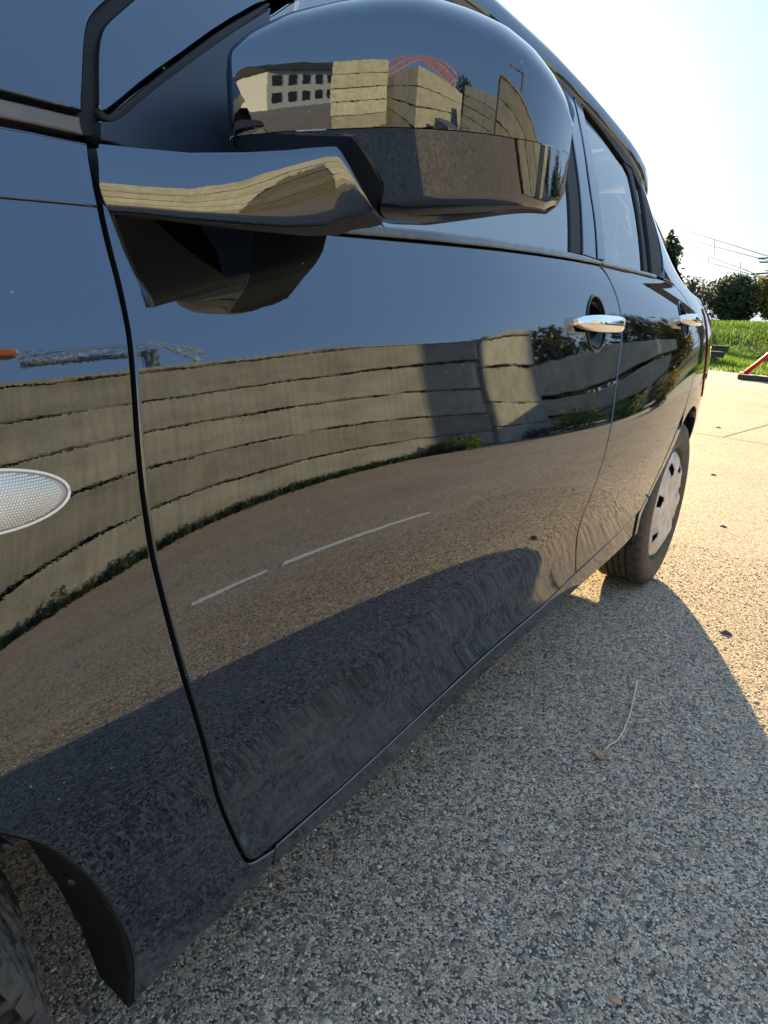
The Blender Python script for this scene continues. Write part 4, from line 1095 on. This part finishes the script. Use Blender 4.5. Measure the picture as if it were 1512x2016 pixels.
# lattice crane standing far behind the wall
def lattice(mb, p, q, w, n, r=.10):
    p, q = Vector(p), Vector(q); d = (q-p).normalized(); a = d.orthogonal().normalized(); b = d.cross(a)
    co = [(a*sx+b*sy)*w/2 for sx, sy in ((1, 1), (1, -1), (-1, -1), (-1, 1))]
    for c_ in co: mb.tube(p+c_, q+c_, r, n=4)
    for k in range(n):
        u0, u1 = p.lerp(q, k/n), p.lerp(q, (k+1)/n)
        for j in range(4): mb.tube(u0+co[j], u1+co[(j+1) % 4], r*.6, n=3, cap=False)
cr = empty('lattice_crane', (24.8, 13.3, 0), 0, 'white lattice crane boom with an orange head, far behind the slab wall', 'crane')
mb = MB(); lattice(mb, (0, 0, 7.9), (2.0, -4.8, 7.7), .6, 10, .045); mb.build('boom', MAT['white'], cr)
mb = MB(); lattice(mb, (0, 0, 8.2), (-1.1, 1.9, 6.2), .5, 6, .045); mb.build('boom_tip', MAT['white'], cr)
mb = MB(); mb.box((2.1, -5.3, 8.2), (.9, 1.0, .6)); mb.build('head', MAT['orange'], cr, bevel=.1)
mb = MB(); mb.box((.9, -2.2, 7.2), (.4, 5.6, .2)); mb.build('walkway', MAT['steel'], cr, bevel=.03)
mb = MB(); mb.box((0, 0, 3.6), (.5, .5, 7.2)); mb.build('mast', MAT['steel'], cr)
mb = MB(); mb.box((0, 0, .7), (3.6, 3.0, 1.4)); mb.build('base', MAT['wood_dark'], cr, bevel=.1)
# what stands behind the camera and shows only in the wing mirror's paint
stack('slab_stack', 6.9, -6.0, .08, 7.0, 6.6, .40, 4, MAT['slab2'], 'big square stack of pale concrete slabs, its corner towards the car', 400, split=2)
stack('slab_stack', 1.6, -8.6, .1, 4.4, 3.0, .40, 5, MAT['slab2'], 'stack of pale concrete slabs behind and left of the big square stack', 420, split=2)
stack('slab_stack', 12.6, .2, .1, 5.0, 3.0, .42, 5, MAT['slab2'], 'stack of five concrete slabs right of the big square stack', 440)
gb = empty('grey_cabinet', (4.0, -1.2, 0), .5, 'low grey sheet-metal cabinet standing in front of the big square stack', 'cabinet')
mb = MB(); mb.box((0, 0, .36), (.8, 1.2, .72)); mb.build('cabinet_body', MAT['greybox'], gb, bevel=.012)
for s_ in (-.3, .3):
    mb = MB(); mb.box((-.405, s_, .37), (.012, .54, .62)); mb.build('door', MAT['greybox'], gb, bevel=.003)
ot = empty('orange_truss', (13.5, -12.5, 0), 0, 'orange steel lattice truss rising above the big square stack', 'truss')
mb = MB(); lattice(mb, (-6.5, -5.0, 2.6), (.2, -.4, 4.4), .8, 12, .07); mb.build('truss_arm', MAT['orange'], ot)
mb = MB(); lattice(mb, (.2, -.4, 4.4), (5.0, 6.0, 2.8), .8, 12, .07); mb.build('truss_arm', MAT['orange'], ot)
for p_ in ((-6.3, -4.9), (.2, -.4), (4.9, 5.9)):
    mb = MB(); mb.tube((p_[0], p_[1], 0), (p_[0], p_[1], 2.8), .12, n=6); mb.build('truss_post', MAT['orange'], ot)
wb = empty('white_building', (-4.6, -33.0, 0), -.85, 'long white building with a dark roof and two rows of windows behind the slab stacks', 'building')
mb = MB(); mb.box((0, 0, 2.1), (13, 7, 4.2)); mb.build('wall', MAT['white'], wb)
mb = MB(); mb.add([(-7, -4.1, 4.2), (7, -4.1, 4.2), (7, 4.1, 4.2), (-7, 4.1, 4.2), (-7, 0, 6.0), (7, 0, 6.0)], [(0, 1, 5, 4), (2, 3, 4, 5), (1, 2, 5), (3, 0, 4), (3, 2, 1, 0)]); mb.build('roof', MAT['roof'], wb)
pm = None
for k in range(7):
    for zz in (1.2, 3.1):
        if pm is None:
            mb = MB(); mb.box((0, 0, 0), (1.0, .10, 1.1)); pm = mb.build('window', MAT['pane'], wb); o = pm
        else:
            o = pm.copy(); C.objects.link(o)
        o.location = (-5.4+1.8*k, 3.52, zz)
bh = empty('brown_shed', (-16, -34, 0), .2, 'small brown timber shed with a dark roof left of the white building', 'shed')
mb = MB(); mb.box((0, 0, 1.5), (4, 4, 3)); mb.build('wall', MAT['brown'], bh)
mb = MB(); mb.add([(-2.4, -2.4, 3), (2.4, -2.4, 3), (2.4, 2.4, 3), (-2.4, 2.4, 3), (-2.4, 0, 4.3), (2.4, 0, 4.3)], [(0, 1, 5, 4), (2, 3, 4, 5), (1, 2, 5), (3, 0, 4), (3, 2, 1, 0)]); mb.build('roof', MAT['roof'], bh)
for x, y, h, l_ in ((22, 4.0, 4.6, 'slim dark fir tree right of the slab stacks'), (24, 7.0, 3.6, 'shorter dark fir tree beside the slim one')):
    tree('fir_tree', x, y, 0, h, 1.6, MAT['leaf_dark'], l_, 1500, .14, crown_base=.04, trunk_r=.1)
for k, (x, y, h, w) in enumerate(((-30, -60, 6, 14), (14, -60, 5, 12), (30, -40, 5, 12), (40, -10, 6, 10))):
    tree('distant_tree', x, y, 0, h, w, MAT['leaf_dark'], ['wide dark tree far behind the brown shed', 'wide dark tree far behind the slab stacks', 'broad dark tree behind the orange truss', 'broad dark tree far beyond the fir trees'][k], 2500, .3, crown_base=.02)
